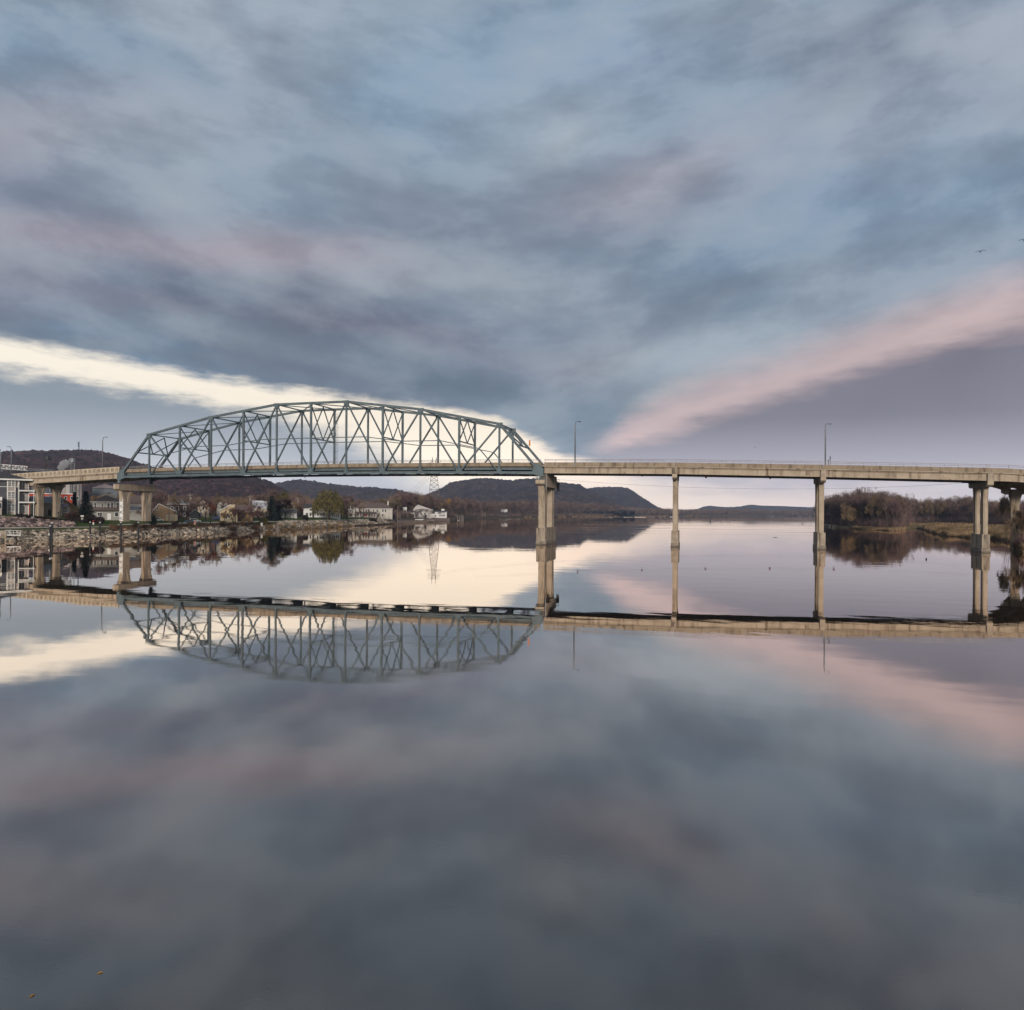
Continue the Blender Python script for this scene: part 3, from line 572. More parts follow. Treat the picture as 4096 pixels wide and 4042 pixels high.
# arched parapet approach on the left
def arch_parapet(x0, x1, r_, org, n):
    back = MB(); fr_ = MB(); wd_ = (x1-x0)/n; y = GY0-.42
    def zz(x): return ztop(x)+.85
    for i in range(n):
        a, b = x0+i*wd_, x0+(i+1)*wd_; b2 = b-(.03 if i % 4 == 3 else 0)
        back.poly([(a, y+.12, zz(a)), (b2, y+.12, zz(b)), (b2, y+.42, zz(b)), (a, y+.42, zz(a)), (a, y+.12, zz(a)-1.9), (b2, y+.12, zz(b)-1.9), (b2, y+.42, zz(b)-1.9), (a, y+.42, zz(a)-1.9)], [(0,1,2,3), (7,6,5,4), (0,4,5,1), (1,5,6,2), (2,6,7,3), (3,7,4,0)])
        def P_(u, h): return (a+(b2-a)*u, h+(zz(a)*(1-u)+zz(b)*u))
        K = 10; arc = [(.14, -1.55)]
        for k in range(K+1):
            th = math.pi*(1-k/K); arc.append((.5+.36*math.cos(th), -.95+.68*math.sin(th)**.8 if 0 < k < K else -.95))
        arc.append((.86, -1.55)); out = []
        for (u, h) in arc: out.append((0 if u < .5 else 1, -1.85) if h == -1.55 else ((u-.14)/.72, 0))
        q_ = [P_(*p_) for p_ in arc]; w_ = [P_(*p_) for p_ in out]
        ni = len(q_); V_ = [(x, y, z) for x, z in q_]+[(x, y, z) for x, z in w_]+[(x, y+.12, z) for x, z in q_]
        Fs = [(k, k+1, ni+k+1, ni+k) for k in range(ni-1)]+[(0, ni, 2*ni-1, ni-1)]+[(k, 2*ni+k, 2*ni+k+1, k+1) for k in range(ni-1)]+[(0, ni-1, 3*ni-1, 2*ni)]
        fr_.poly(V_, Fs); fr_.poly([(a, y, zz(a)), (b2, y, zz(b)), (b2, y+.12, zz(b)), (a, y+.12, zz(a))], [(0, 1, 2, 3)])
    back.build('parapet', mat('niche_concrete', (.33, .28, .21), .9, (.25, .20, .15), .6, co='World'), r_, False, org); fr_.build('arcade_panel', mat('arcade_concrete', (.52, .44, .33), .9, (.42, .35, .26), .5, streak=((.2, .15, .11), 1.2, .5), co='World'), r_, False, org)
A1 = -225.8
r_, org = span(A1+.02, X0-.75, 'girder_span', 'tan concrete approach span with blind arches along its parapet, left of the truss', plain=False); arch_parapet(A1+.03, X0-.1, r_, org, 20)
r_, org = span(A1-38, A1-.02, 'girder_span', 'concrete approach span with blind arches passing behind the apartment block roof', plain=False); arch_parapet(A1-38, A1-.03, r_, org, 20)
# curved span leaving to the right
cpts = [(62.94, .35), (67, 1.1), (71, 3.4), (75, 7.2), (79.2, 12.6), (83, 19), (86.6, 26), (91, 36), (98, 52)]
r_ = empty('girder_span', (72, D0+25, 0), 0, 'tan concrete girder span curving away at the right edge of the photo', 'bridge span', 'concrete spans of the bridge')
cl = []
for i, (x, y) in enumerate(cpts):
    a = cpts[max(i-1, 0)]; b = cpts[min(i+1, len(cpts)-1)]; tx, ty = b[0]-a[0], b[1]-a[1]; L_ = math.hypot(tx, ty); cl.append((x, y, -ty/L_, tx/L_))
m, m2, m3, m4 = MB(), MB(), MB(), MB()
s_ = 0.0; acc = [0.0]
for i in range(1, len(cpts)): acc.append(acc[-1]+math.hypot(cpts[i][0]-cpts[i-1][0], cpts[i][1]-cpts[i-1][1]))
def cz(i): return ztop(62.9+acc[i]*.9)
def cpos(i, off, z): x, y, nx_, ny_ = cl[i]; return (x+nx_*off, D0+y+ny_*off, z)
def strip(m_, o0, o1, h0, h1):
    for i in range(len(cl)-1):
        z0, z1 = cz(i), cz(i+1)
        m_.poly([cpos(i, o0, z0+h1), cpos(i+1, o0, z1+h1), cpos(i+1, o1, z1+h1), cpos(i, o1, z0+h1), cpos(i, o0, z0+h0), cpos(i+1, o0, z1+h0), cpos(i+1, o1, z1+h0), cpos(i, o1, z0+h0)], [(0,1,2,3), (7,6,5,4), (0,4,5,1), (2,6,7,3)])
OG = (72, D0+25, 0)
strip(m, 0, 12.6, -1.28, -1.04); m.build('deck_slab', CONC, r_, False, OG)
for oo in (.4, 4, 8, 11.7): mm = MB(); strip(mm, oo, oo+.5, -3.0, -1.28); mm.build('girder', CONC, r_, False, OG)
for oo in (-.02, 12.3): mm = MB(); strip(mm, oo, oo+.32, -1.04, 0); mm.build('parapet', CONC2, r_, False, OG)
for oo in (.1, 12.4):
    mm = MB(); strip(mm, oo, oo+.07, .74, .82); strip(mm, oo, oo+.07, .38, .45)
    for i in range(len(cl)): mm.bar(cpos(i, oo+.03, cz(i)), cpos(i, oo+.03, cz(i)+.8), .07, .07)
    mm.build('railing', RUSTR, r_, False, OG)
# ---- piers (local frame: y across the bridge, x along it)
def column(yc, wx, wy, z0, z1, flare, hf, name, r_, mt=CONC):
    """shaft whose broad faces spread in a curve to the cap, with a tapering groove"""
    m = MB(); N = 10; prof = []
    for k in range(N+1):
        f_ = k/N; prof.append((wy/2+flare*1.15*f_**2.1, z1-hf+hf*f_))
    prof = [(wy/2, z0)]+prof; zs_ = prof
    gr = .12; hx = wx/2
    for sx_ in (-1, 1):
        for (h0, a), (h1, b) in zip(zs_[:-1], zs_[1:]):
            g0 = 0 if a < z1-hf+.01 and b <= z1-hf+.01 else max(0, (a-(z1-hf))/hf)*.62*h0; g1 = max(0, (b-(z1-hf))/hf)*.62*h1
            for sy_ in (-1, 1):
                m.poly([(sx_*hx, yc+sy_*g0, a), (sx_*hx, yc+sy_*h0, a), (sx_*hx, yc+sy_*h1, b), (sx_*hx, yc+sy_*g1, b)], [(0, 1, 2, 3)])
                if g1 > 0: m.poly([(sx_*hx, yc+sy_*g0, a), (sx_*hx, yc+sy_*g1, b), (sx_*(hx-gr), yc+sy_*max(g1-.05, 0), b), (sx_*(hx-gr), yc+sy_*max(g0-.05, 0), a)], [(0, 1, 2, 3)])
            if g1 > 0: m.poly([(sx_*(hx-gr), yc-g0, a), (sx_*(hx-gr), yc+g0, a), (sx_*(hx-gr), yc+g1, b), (sx_*(hx-gr), yc-g1, b)], [(0, 1, 2, 3)])
    for sy_ in (-1, 1):
        for (h0, a), (h1, b) in zip(zs_[:-1], zs_[1:]):
            # slim raised rib on the end faces
            m.poly([(-hx, yc+sy_*h0, a), (hx, yc+sy_*h0, a), (hx, yc+sy_*h1, b), (-hx, yc+sy_*h1, b)], [(0, 1, 2, 3)])
            m.poly([(-hx*.62, yc+sy_*(h0+.09), a), (hx*.62, yc+sy_*(h0+.09), a), (hx*.62, yc+sy_*(h1+.09), b), (-hx*.62, yc+sy_*(h1+.09), b)], [(0, 1, 2, 3)])
            for e_ in (-1, 1): m.poly([(e_*hx*.62, yc+sy_*h0, a), (e_*hx*.62, yc+sy_*(h0+.09), a), (e_*hx*.62, yc+sy_*(h1+.09), b), (e_*hx*.62, yc+sy_*h1, b)], [(0, 1, 2, 3)])
    m.build(name, mt, r_)
def chbox(m, x0, x1, y0, y1, z0, z1, ch):
    """beam along y whose lower end corners are cut"""
    pr = [(y0+ch, z0), (y1-ch, z0), (y1, z0+ch*.6), (y1, z1), (y0, z1), (y0, z0+ch*.6)]
    return m.prism([(x0, y, z) for y, z in pr], (x1-x0, 0, 0))
CONCF = mat('concrete_footing', (.30, .25, .195), .9, (.17, .14, .11), .8, streak=((.05, .042, .035), 1.5, .8), co='World')
def pier(X, Y, rz, zcap0, zcap1, cl_, cw, cols, wx, wy, flare, hf, bw, bl, bz, wl, label, upst=None, ledge=True, low=-2.0):
    r_ = empty('bridge_pier', (X, Y, 0), rz, label, 'bridge pier', 'concrete piers of the bridge')
    chbox(MB(), -cw/2, cw/2, -cl_/2, cl_/2, zcap0, zcap1, .8).build('cap_beam', CONC, r_)
    for yc in cols: column(yc, wx, wy, bz-.02, zcap0+.02, flare, hf, 'column', r_)
    m = MB()
    if low < 0 or bz < 5: m.box(-bw/2, bw/2, -bl/2, bl/2, low, bz)
    if wl: MB().box(-bw/2-.12, bw/2+.12, -bl/2-.12, bl/2+.12, -2, 1.05).build('footing', CONCF, r_)
    m.build('base', CONC3, r_)
    if wl: MB().box(-bw/2-.13, bw/2+.13, -bl/2-.13, bl/2+.13, -2, .34).build('waterline_stain', CONCD, r_)
    if upst: MB().box(-cw/2+.02, cw/2-.02, -cl_/2, -cl_/2+.95, zcap1, upst).build('end_block', CONC3, r_)
    return r_
YC = (GY0+GY1)/2; YT = D0+WT/2
p0 = pier(X0, YT, 0, 15.5, 17.55, 16.6, 2.3, (-4.65, 4.65), 1.55, 2.6, .95, 5.2, 2.1, 13.4, 5.2, False, 'wide tan twin-column pier on the left bank, with the white depth gauge', low=1.0)
p1 = pier(XE+.1, YT, 0, 16.4, 17.9, 16.2, 2.5, (-4.65, 4.65), 1.75, 2.7, .8, 5.5, 2.6, 13.6, 4.75, True, 'stout pier in the river carrying the right end of the truss', low=-2)
MB().box(.1, 1.25, -6.3, 6.3, 17.9, 19.5).build('girder_seat', CONCD, p1); MB().box(1.25, 1.5, -6.0, 6.6, 16.0, 19.45).build('seat_wall', CONC, p1)  # girder seat's shadow is put into its dark colour
m = MB()
for (a, b, c_, d_) in ((-1.25, -8.1, 1.2, -8.1), (-1.25, -8.1, -1.25, -5.0), (-1.25, 8.1, 1.2, 8.1)):
    for hh in (.5, 1.05): m.bar((a, b, 17.9+hh), (c_, d_, 17.9+hh), .05, .05)
    for f_ in np.linspace(0, 1, 6): m.bar((a+(c_-a)*f_, b+(d_-b)*f_, 17.9), (a+(c_-a)*f_, b+(d_-b)*f_, 18.95), .05, .05)
m.build('maintenance_railing', GALV, p1)
m = MB().box(1.5, 2.2, 6.75, 7.7, 15.2, 17.7)
for hh in (.5, 1.0): m.bar((1.5, 6.8, 17.7+hh), (2.2, 6.8, 17.7+hh), .06, .06)
for xx in (1.5, 2.2): m.bar((xx, 6.8, 17.7), (xx, 6.8, 18.7), .06, .06)
m.build('inspection_box', DARK, p1); MB().tube([(1.45, -7.0, 19.6), (1.45, -7.0, 15.2)], .16, 8).build('drain_pipe', GALV, p1)
for X, l_ in ((-9.0, 'slender pier standing in the river between the first and second concrete spans'), (26.9, 'slender pier in the river below the floating-looking lamp pole')):
    zc_ = ztop(X)-1.28-1.74; pier(X, YC, 0, zc_-1.35, zc_, 12.7, 1.25, (-2.55, 2.55), 1.18, 1.5, .5, 3.6, 1.85, 7.4, 4.3, True, l_, upst=zc_+1.68)
zc_ = ztop(62.9)-1.28-1.74; pier(62.9, YC, 0, zc_-1.4, zc_, 12.7, 1.25, (-2.55, 2.55), 1.0, 1.5, .5, 3.6, 1.65, 7.2, 4.3, True, 'twin-column pier in the river beside the marshy island at right', upst=zc_+1.68)
i_ = 6; x, y, a_, b_ = cl[i_]; rzp = math.atan2(-(-1*0+a_), b_); zc_ = cz(i_)-3.02
pier(x+a_*6.2, D0+y+b_*6.2, rzp, zc_-1.4, zc_, 11.4, 1.25, (-2.6, 2.6), 1.1, 1.7, .5, 3.6, 1.65, 7.2, 1.0, False, 'twin-column pier behind the marsh trees at the right edge', low=-1)
zc_ = ztop(A1)-3.02; pier(A1, YC, 0, zc_-1.1, zc_, 12.4, 1.7, (-3.3, 3.3), 1.45, 2.0, .95, 4.2, 1.8, 9.5, 4.2, False, 'twin-column pier on land just right of the apartment block', low=2.5)
# depth gauge board on the left pier with its numbers
gz = empty('depth_gauge', (X0, YT-4.65-1.3-.16, 0), 0, 'tall white depth gauge reading 30 to 45 on the left bank pier', 'gauge')
MB().box(-.72, .72, -.04, 0, 5.4, 13.0).build('board', WHITE, gz)
def text(s, size, loc, material, par, name='lettering', rot=(R(90), 0, 0), ext=.008, ax='CENTER'):
    cu = bpy.data.curves.new(name, 'FONT'); cu.body = s; cu.size = size; cu.extrude = ext; cu.align_x = ax; cu.align_y = 'CENTER'; cu.resolution_u = 3
    o = bpy.data.objects.new(name, cu); COL.objects.link(o)
    dg = bpy.context.evaluated_depsgraph_get(); me = bpy.data.meshes.new_from_object(o.evaluated_get(dg)); bpy.data.objects.remove(o); bpy.data.curves.remove(cu)
    me.materials.clear(); me.materials.append(material); o = link(bpy.data.objects.new(name, me), par); o.location = loc; o.rotation_euler = rot; return o
for k, s in enumerate(('30', '35', '40', '45')):
    z = 12.15-k*1.98; text(s, 1.12, (-.14, -.06, z), BLACK, gz)
    MB().box(.36, .72, -.055, -.042, z-.42, z-.30).build('tick_mark', BLACK, gz)
    if k: MB().box(.55, .72, -.055, -.042, z+.6, z+.68).build('tick_mark', BLACK, gz)
# ---- bridge lamps
def lamp(px, ptop, Y, xbase, arm, label, zbase=None):
    zb0 = ztop(xbase)-.02 if zbase is None else zbase; dep = pxdep(xbase, Y)[1]; h = zat(px, ptop, dep)-zb0
    r_ = empty('street_lamp', (xbase, Y, zb0), 0, label, 'street lamp', 'lamp poles along the bridge')
    pts = [(0, 0, 0), (0, 0, h-1.6)]+[(arm*(1-math.cos(t_))*1.0, 0, h-1.6+1.5*math.sin(t_)) for t_ in np.linspace(.2, R(85), 6)]
    MB().tube(pts, [.17]*2+[.12]*6, 8).build('pole', GALV, r_, True)
    x1, z1 = pts[-1][0], pts[-1][2]; L_ = 1 if arm > 0 else -1
    MB().tube([(x1, 0, z1), (x1+L_*.9, 0, z1-.02)], .06, 6).build('arm', GALV, r_); MB().box(min(x1+L_*.5, x1+L_*1.25), max(x1+L_*.5, x1+L_*1.25), -.16, .16, z1-.14, z1+.03).build('lamp_head', DARK, r_)
    MB().box(-.2, .2, -.2, .2, -.9, .12).build('base', GALV, r_)
def xat(px, Y):   # X where the ray at px crosses the vertical plane Y
    t_ = (px-XC)/F; return Y*(t_*CP-SP)/(CP+t_*SP)
YR = GY0-.2
lamp(2300, 1686, YR, xat(2299, YR), .35, 'tall grey lamp pole on the deck just right of the truss')
lamp(3298, 1695, GY1+.3, xat(3300, GY1+.3), .2, 'tall dark lamp pole at the river pier right of centre')
lamp(411, 1748, GY1+.3, xat(409, GY1+.3), .9, 'curved grey lamp pole on the arched approach left of the truss')
lamp(45, 1786, GY1+.3, xat(44, GY1+.3), -.9, 'curved lamp pole with arm turned left above the apartment roof')
lamp(3, 1794, GY0, xat(2, GY0), -.9, 'lamp pole cut by the left edge of the photo')
for px, hh, lab in ((3312, 1.35, 'short dark post on the deck right of the lamp pole'), (3319, 2.3, 'taller dark post on the deck right of the lamp pole')):
    xx = xat(px, GY0); r_ = empty('marker_post', (xx, GY0-.2, ztop(xx)-.02), 0, lab, 'post'); MB().bar((0, 0, 0), (0, 0, hh), .12, .12).build('post', DARK, r_); MB().box(-.11, .11, -.08, .08, hh*.55, hh*.9).build('plate', DARK, r_)
# ================================================================ VEGETATION
def prisms(P0, P1, R0, R1, n=3):
    """tapered n-gon tubes for many segments at once"""
    P0, P1 = np.asarray(P0, float), np.asarray(P1, float); R0 = np.asarray(R0)[:, None, None]; R1 = np.asarray(R1)[:, None, None]
    d_ = P1-P0; d_ /= np.maximum(np.linalg.norm(d_, axis=1, keepdims=True), 1e-6)
    u = np.cross(d_, np.where(np.abs(d_[:, 2:3]) < .9, [[0, 0, 1.0]], [[1.0, 0, 0]])); u /= np.linalg.norm(u, axis=1, keepdims=True); v = np.cross(d_, u)
    th = np.arange(n)*2*math.pi/n; ring = u[:, None]*np.cos(th)[None, :, None]+v[:, None]*np.sin(th)[None, :, None]
    V = np.concatenate([P0[:, None]+ring*R0, P1[:, None]+ring*R1], 1).reshape(-1, 3)
    b = np.arange(len(P0))[:, None]*2*n; k = np.arange(n); k2 = (k+1) % n
    Fc = np.stack([b+k, b+k2, b+n+k2, b+n+k], -1).reshape(-1, 4); return V, Fc
def slivers(P0, P1, wd_, r):
    """thin triangles (twigs, blades, strands)"""
    d_ = P1-P0; s_ = np.cross(d_, r.normal(size=d_.shape)); s_ /= np.maximum(np.linalg.norm(s_, axis=1, keepdims=True), 1e-6)
    w_ = np.asarray(wd_).reshape(-1, 1)/2; V = np.stack([P0-s_*w_, P0+s_*w_, P1], 1).reshape(-1, 3)
    return V, np.arange(len(V)).reshape(-1, 3)
def leafs(P, size, r, hang=0):
    a = r.normal(size=P.shape); a /= np.linalg.norm(a, axis=1, keepdims=True); b = np.cross(a, r.normal(size=P.shape)); b /= np.linalg.norm(b, axis=1, keepdims=True)
    if hang: a = a*(1-hang)+np.array([[0, 0, -1.0]])*hang
    sz = (size*(.6+.8*r.random(len(P))))[:, None]; V = np.stack([P-b*sz*.45, P+b*sz*.45, P+a*sz], 1).reshape(-1, 3)
    return V, np.arange(len(V)).reshape(-1, 3)
def grow(seed, h, spread=.5, trunk=.28, levels=5, kids=(3, 4), up=.25, lean=0, r0=None, fan=.55, droop=0, ratio=.72, fork=0, rdec=.5):
    r = np.random.default_rng(seed); r0 = r0 or h*.022
    seg = []; tips = []
    base = np.zeros(3); d0 = np.array([lean*math.cos(seed), lean*math.sin(seed), 1.0]); d0 /= np.linalg.norm(d0)
    stems = [(base, d0, h*trunk, r0)] if not fork else [(base, (lambda v: v/np.linalg.norm(v))(d0+np.array([math.cos(a+seed), math.sin(a+seed), 0])*fork), h*trunk*r.uniform(.8, 1.3), r0*.75) for a in np.linspace(0, 6.28, 4)[:3]]
    cur = []
    for p_, d_, L_, rr in stems:
        q_ = p_+d_*L_; seg.append((p_, q_, rr*1.15, rr*.8, 0)); cur.append((q_, d_, h*.30, rr*.75))
    for lv in range(1, levels+1):
        nxt = []
        for p_, d_, L_, rr in cur:
            n_ = r.integers(kids[0], kids[1]+1)
            for i in range(n_):
                ax = np.cross(d_, r.normal(size=3)); ax /= np.linalg.norm(ax)+1e-6
                sp_ = (fan if i else fan*.35)*r.uniform(.6, 1.25)*(1 if lv > 1 else spread/.5)
                nd = d_*math.cos(sp_)+ax*math.sin(sp_)+np.array([0, 0, up-droop*lv*.12])*.5; nd /= np.linalg.norm(nd)
                LL = L_*r.uniform(.7, 1.1)*(1 if i else 1.1); mid_ = p_+nd*LL*.5+r.normal(size=3)*LL*.05; q_ = p_+nd*LL+r.normal(size=3)*LL*.06
                st = p_ if i == 0 or lv < 2 else p_-d_*LL*r.uniform(0, .35)
                seg.append((st, mid_, rr*.8, rr*.6, lv)); seg.append((mid_, q_, rr*.6, rr*.45, lv)); nxt.append((q_, nd, LL*ratio, rr*rdec))
        cur = nxt
    tips = [(p_, d_) for p_, d_, _, _ in cur]
    return seg, np.array([t_[0] for t_ in tips]), np.array([t_[1] for t_ in tips]), r
def fitz(arrs, h, wid=None):
    top = max(a[:, 2].max() for a in arrs if len(a)); k = h/top; 
    for a in arrs: a *= k
    return k
def bare_tree(name, seed, h, twmat, tw=.075, ntw=5, tl=.075, label=None, leaf=None, nleaf=0, lsz=.35, tcat='tree', width=None, lvk=2, **kw):
    seg, tp_, td, r = grow(seed, h, **kw)
    sg = lambda f_: [s_ for s_ in seg if f_(s_[4])]
    root = empty(name, (0, 0, 0)); big = sg(lambda l: l <= lvk); small = sg(lambda l: l > lvk)
    def arr(L): return np.array([s_[0] for s_ in L]), np.array([s_[1] for s_ in L]), np.array([s_[2] for s_ in L]), np.array([s_[3] for s_ in L])
    a = arr(big); V1, F1 = prisms(a[0], a[1], a[2], a[3], 5); a = arr(small); V2, F2 = prisms(a[0], a[1], np.maximum(a[2], .022), np.maximum(a[3], .015), 3)
    P_ = np.repeat(tp_, ntw, 0); D_ = np.repeat(td, ntw, 0)+r.normal(size=(len(tp_)*ntw, 3))*.5+[0, 0, .18]; D_ /= np.linalg.norm(D_, axis=1, keepdims=True)
    P_ = P_-D_*h*tl*.2*r.random((len(P_), 1)); E_ = P_+D_*h*tl*r.uniform(.5, 1.3, (len(P_), 1)); V3, F3 = slivers(P_, E_, np.full(len(P_), tw), r)
    Q_ = P_+(E_-P_)*r.uniform(.2, .8, (len(P_), 1)); D2 = D_+r.normal(size=D_.shape)*.6; E2 = Q_+D2*h*tl*.5; V4, F4 = slivers(Q_, E2, np.full(len(Q_), tw*.8), r)
    F3b = np.concatenate([F3, F4+len(V3)]); V3 = np.concatenate([V3, V4])
    lv_ = None
    if nleaf:
        i = r.integers(0, len(P_), nleaf); LP_ = P_[i]+(E_[i]-P_[i])*r.random((nleaf, 1))*1.2; lv_ = leafs(LP_, lsz, r)
    hs_ = max(V2[:, 2].max(), V3[:, 2].max()); k = h/hs_; ww = k
    if width:
        ex = np.percentile(np.hypot(V3[:, 0], V3[:, 1]), 93)*2; ww = width/ex
    def sc(V): V = V.copy(); V[:, :2] *= ww; V[:, 2] *= k; return V
    tri = np.concatenate([F2[:, [0, 1, 2]], F2[:, [0, 2, 3]]])
    mesh_np('trunk', sc(V1), F1, kw_bark.get(name, BARK), root)
    mesh_np('crown', np.concatenate([sc(V2), sc(V3)]), np.concatenate([tri, F3b+len(V2)]), twmat, root)
    if lv_ is not None: mesh_np('leaves', sc(lv_[0]), lv_[1], leaf, root)
    return root
kw_bark = {}
def clone(o, loc, rz, sc=1.0, label=None, cat=None, group=None, scz=None):
    r_ = o.copy(); COL.objects.link(r_); r_.location = loc; r_.rotation_euler = (0, 0, rz); r_.scale = (sc, sc, scz or sc)
    for ch in o.children:
        c_ = ch.copy(); COL.objects.link(c_); c_.parent = r_
    return tag(r_, label, cat, group)
def putfirst(o, used, loc, rz, sc=1.0, label=None, cat=None, group=None, scz=None):
    if o.name not in used:
        used.add(o.name); o.location = loc; o.rotation_euler = (0, 0, rz); o.scale = (sc, sc, scz or sc); return tag(o, label, cat, group)
    return clone(o, loc, rz, sc, label, cat, group, scz)
USED = set()
WOOD = [bare_tree('bare_tree', 100+i, 24, [TWIGP, TWIG, TWIGP, TWIGG, TWIG, TWIGP, TWIG][i], tw=.10, ntw=6, tl=.085, width=[13, 11, 15, 12, 10, 14, 12][i],
                  trunk=[.22, .3, .16, .2, .26, .14, .2][i], fork=[0, 0, .3, .22, 0, .35, .2][i], fan=.5, up=[.3, .45, .2, .35, .5, .25, .3][i], levels=5, kids=(3, 4) if i % 2 else (3, 3)) for i in range(7)]
# --- right-hand island
RT = np.array([(3288, 1980), (3320, 1976), (3350, 1973), (3385, 1962), (3420, 1950), (3455, 1952), (3500, 1960), (3545, 1956), (3580, 1966), (3608, 1974), (3650, 1988), (3750, 1990), (3810, 1978), (3880, 1975), (3940, 1988), (4010, 1994), (4060, 1998), (4110, 2000), (4300, 1998)])
RD = np.array([(3288, 540), (3350, 480), (3434, 432), (3540, 410), (3585, 405), (3625, 500), (3660, 580), (3800, 600), (3900, 540), (4096, 440), (4300, 400)])
r = np.random.default_rng(3)
def plant_row(n, x0, x1, dfun, tfun, grp, lab, kinds, extra=0, hs=(.82, 1.0), wf=(.85, 1.25)):
    for i in range(n):
        px = x0+(x1-x0)*(i+r.random())/n; dep = dfun(px)+extra+r.uniform(-8, 12); gz_ = ground_z(px, dep)
        h = (zat(px, tfun(px), dep)-gz_)*r.uniform(*hs); o = kinds[r.integers(0, len(kinds))]
        l = W(px, dep, gz_-.15); k = h/24; rw = 'front' if extra < 15 else ('middle' if extra < 42 else 'back')
        wh = [t_ for b_, t_ in PL if px < b_][0]; kk = (grp, rw, wh); CNT[kk] = CNT.get(kk, 0)+1; lb = '%s leafless tree from left, %s row, %s' % (ORD[CNT[kk]-1], rw+(' town' if 'house' in grp else ''), wh)
        putfirst(o, USED, l, r.uniform(0, 6.28), k*r.uniform(*wf), lb, 'tree', grp, k)
CNT = {}; ORD = ['first', 'second', 'third', 'fourth', 'fifth', 'sixth', 'seventh', 'eighth', 'ninth', 'tenth', 'eleventh', 'twelfth', 'thirteenth', 'fourteenth']
PL = [(660, 'directly right of the left bank pier'), (830, 'behind the dark two-storey house'), (1010, 'behind the cream chimney house'), (1200, 'behind the metal-roofed barn'), (1400, 'behind the willow'), (1600, 'behind the large grey house'), (1680, 'in the mound left of the restaurant'), (1760, 'in the mound behind the restaurant'),
      (1850, 'behind the restaurant wing'), (1950, 'above the marina poles'), (2060, 'behind the billboard'), (2120, 'just left of the truss pier'), (2240, 'seen past the truss pier'), (2360, 'under the first lamp pole'), (2480, 'tapering off left of the slender pier'),
      (3360, 'beside the third river pier'), (3440, 'at the tall crest of the island clump'), (3530, 'in the middle of the island clump'), (3602, 'at the inlet tip of the island'), (3720, 'above the inlet'), (3860, 'behind the marsh grass'), (3990, 'behind the twin-column pier'), (9999, 'right of the twin-column pier')]
LR = 'leafless brown riverside tree in the thick wood on the marshy right-hand island'
rd = lambda p_: np.interp(p_, RD[:, 0], RD[:, 1]); rt = lambda p_: np.interp(p_, RT[:, 0], RT[:, 1]-7)
plant_row(20, 3292, 3600, rd, rt, 'island wood trees', LR, WOOD, 0, (.72, .98)); plant_row(17, 3296, 3600, rd, rt, 'island wood trees', LR, WOOD, 22, (.9, 1.02)); plant_row(12, 3300, 3600, rd, rt, 'island wood trees', LR, WOOD, 45, (.85, 1.0))
plant_row(24, 3600, 4190, rd, rt, 'island wood trees', LR, WOOD, 0, (.75, 1.0)); plant_row(22, 3600, 4190, rd, rt, 'island wood trees', LR, WOOD, 24, (.88, 1.03)); plant_row(12, 3600, 4190, rd, rt, 'island wood trees', LR, WOOD, 50, (.88, 1.0))
# --- wood on the far left bank
LT = np.array([(1560, 1962), (1600, 1950), (1640, 1944), (1680, 1950), (1715, 1966), (1745, 1982), (1800, 1984), (1850, 1978), (1900, 1986), (1960, 1990), (2050, 1993), (2120, 1990), (2200, 1996), (2300, 2000), (2360, 2003), (2440, 2010), (2500, 2018), (2600, 2024), (2700, 2028)])
LD = np.array([(1560, 560), (1640, 600), (1720, 660), (1800, 780), (1880, 930), (2000, 1085), (2100, 1170), (2300, 1510), (2500, 1790), (2700, 2060)])
ld = lambda p_: np.interp(p_, LD[:, 0], LD[:, 1]); lt = lambda p_: np.interp(p_, LT[:, 0], LT[:, 1])
LL = 'leafless tree in the dark wood along the far left shore under the truss'
plant_row(14, 1580, 1760, ld, lt, 'far shore wood trees', LL, WOOD, 20, (.8, 1.0), (1.1, 1.5)); plant_row(22, 1740, 2120, ld, lt, 'far shore wood trees', LL, WOOD, 0, (.7, 1.0)); plant_row(22, 1740, 2120, ld, lt, 'far shore wood trees', LL, WOOD, 40, (.88, 1.02))
LM = 'leafless tree in the low wood on the shore right of the truss pier'
plant_row(26, 2120, 2480, ld, lt, 'shore wood trees right of the truss', LM, WOOD, 0, (.75, 1.0)); plant_row(20, 2120, 2480, ld, lt, 'shore wood trees right of the truss', LM, WOOD, 60, (.9, 1.02))
# --- town tree line behind the houses
TT = np.array([(560, 1972), (640, 1962), (700, 1975), (780, 1968), (860, 1980), (960, 1972), (1020, 1965), (1100, 1962), (1180, 1955), (1240, 1972), (1300, 1978), (1360, 1968), (1420, 1984), (1480, 1992), (1560, 1970)])
td_ = lambda p_: 440+(p_-560)*.06; tt_ = lambda p_: np.interp(p_, TT[:, 0], TT[:, 1])
plant_row(20, 565, 1560, lambda p_: float(rs(p_))+78, lambda p_: tt_(p_)+6, 'trees behind the riverside houses', '', [WOOD[3], WOOD[1], WOOD[2], WOOD[4], WOOD[6]], 0, (.6, 1.0), (1.0, 1.5)); plant_row(22, 565, 1560, td_, tt_, 'trees behind the riverside houses', '', WOOD, 16, (.8, 1.05), (1.1, 1.5)); plant_row(20, 565, 1560, td_, tt_, 'trees behind the riverside houses', 'leafless tree in the line behind the riverside houses', WOOD, 70, (.85, 1.05), (1.0, 1.4))
def at_g(px, dep, dz_=-.1): return W(px, dep, ground_z(px, dep)+dz_)
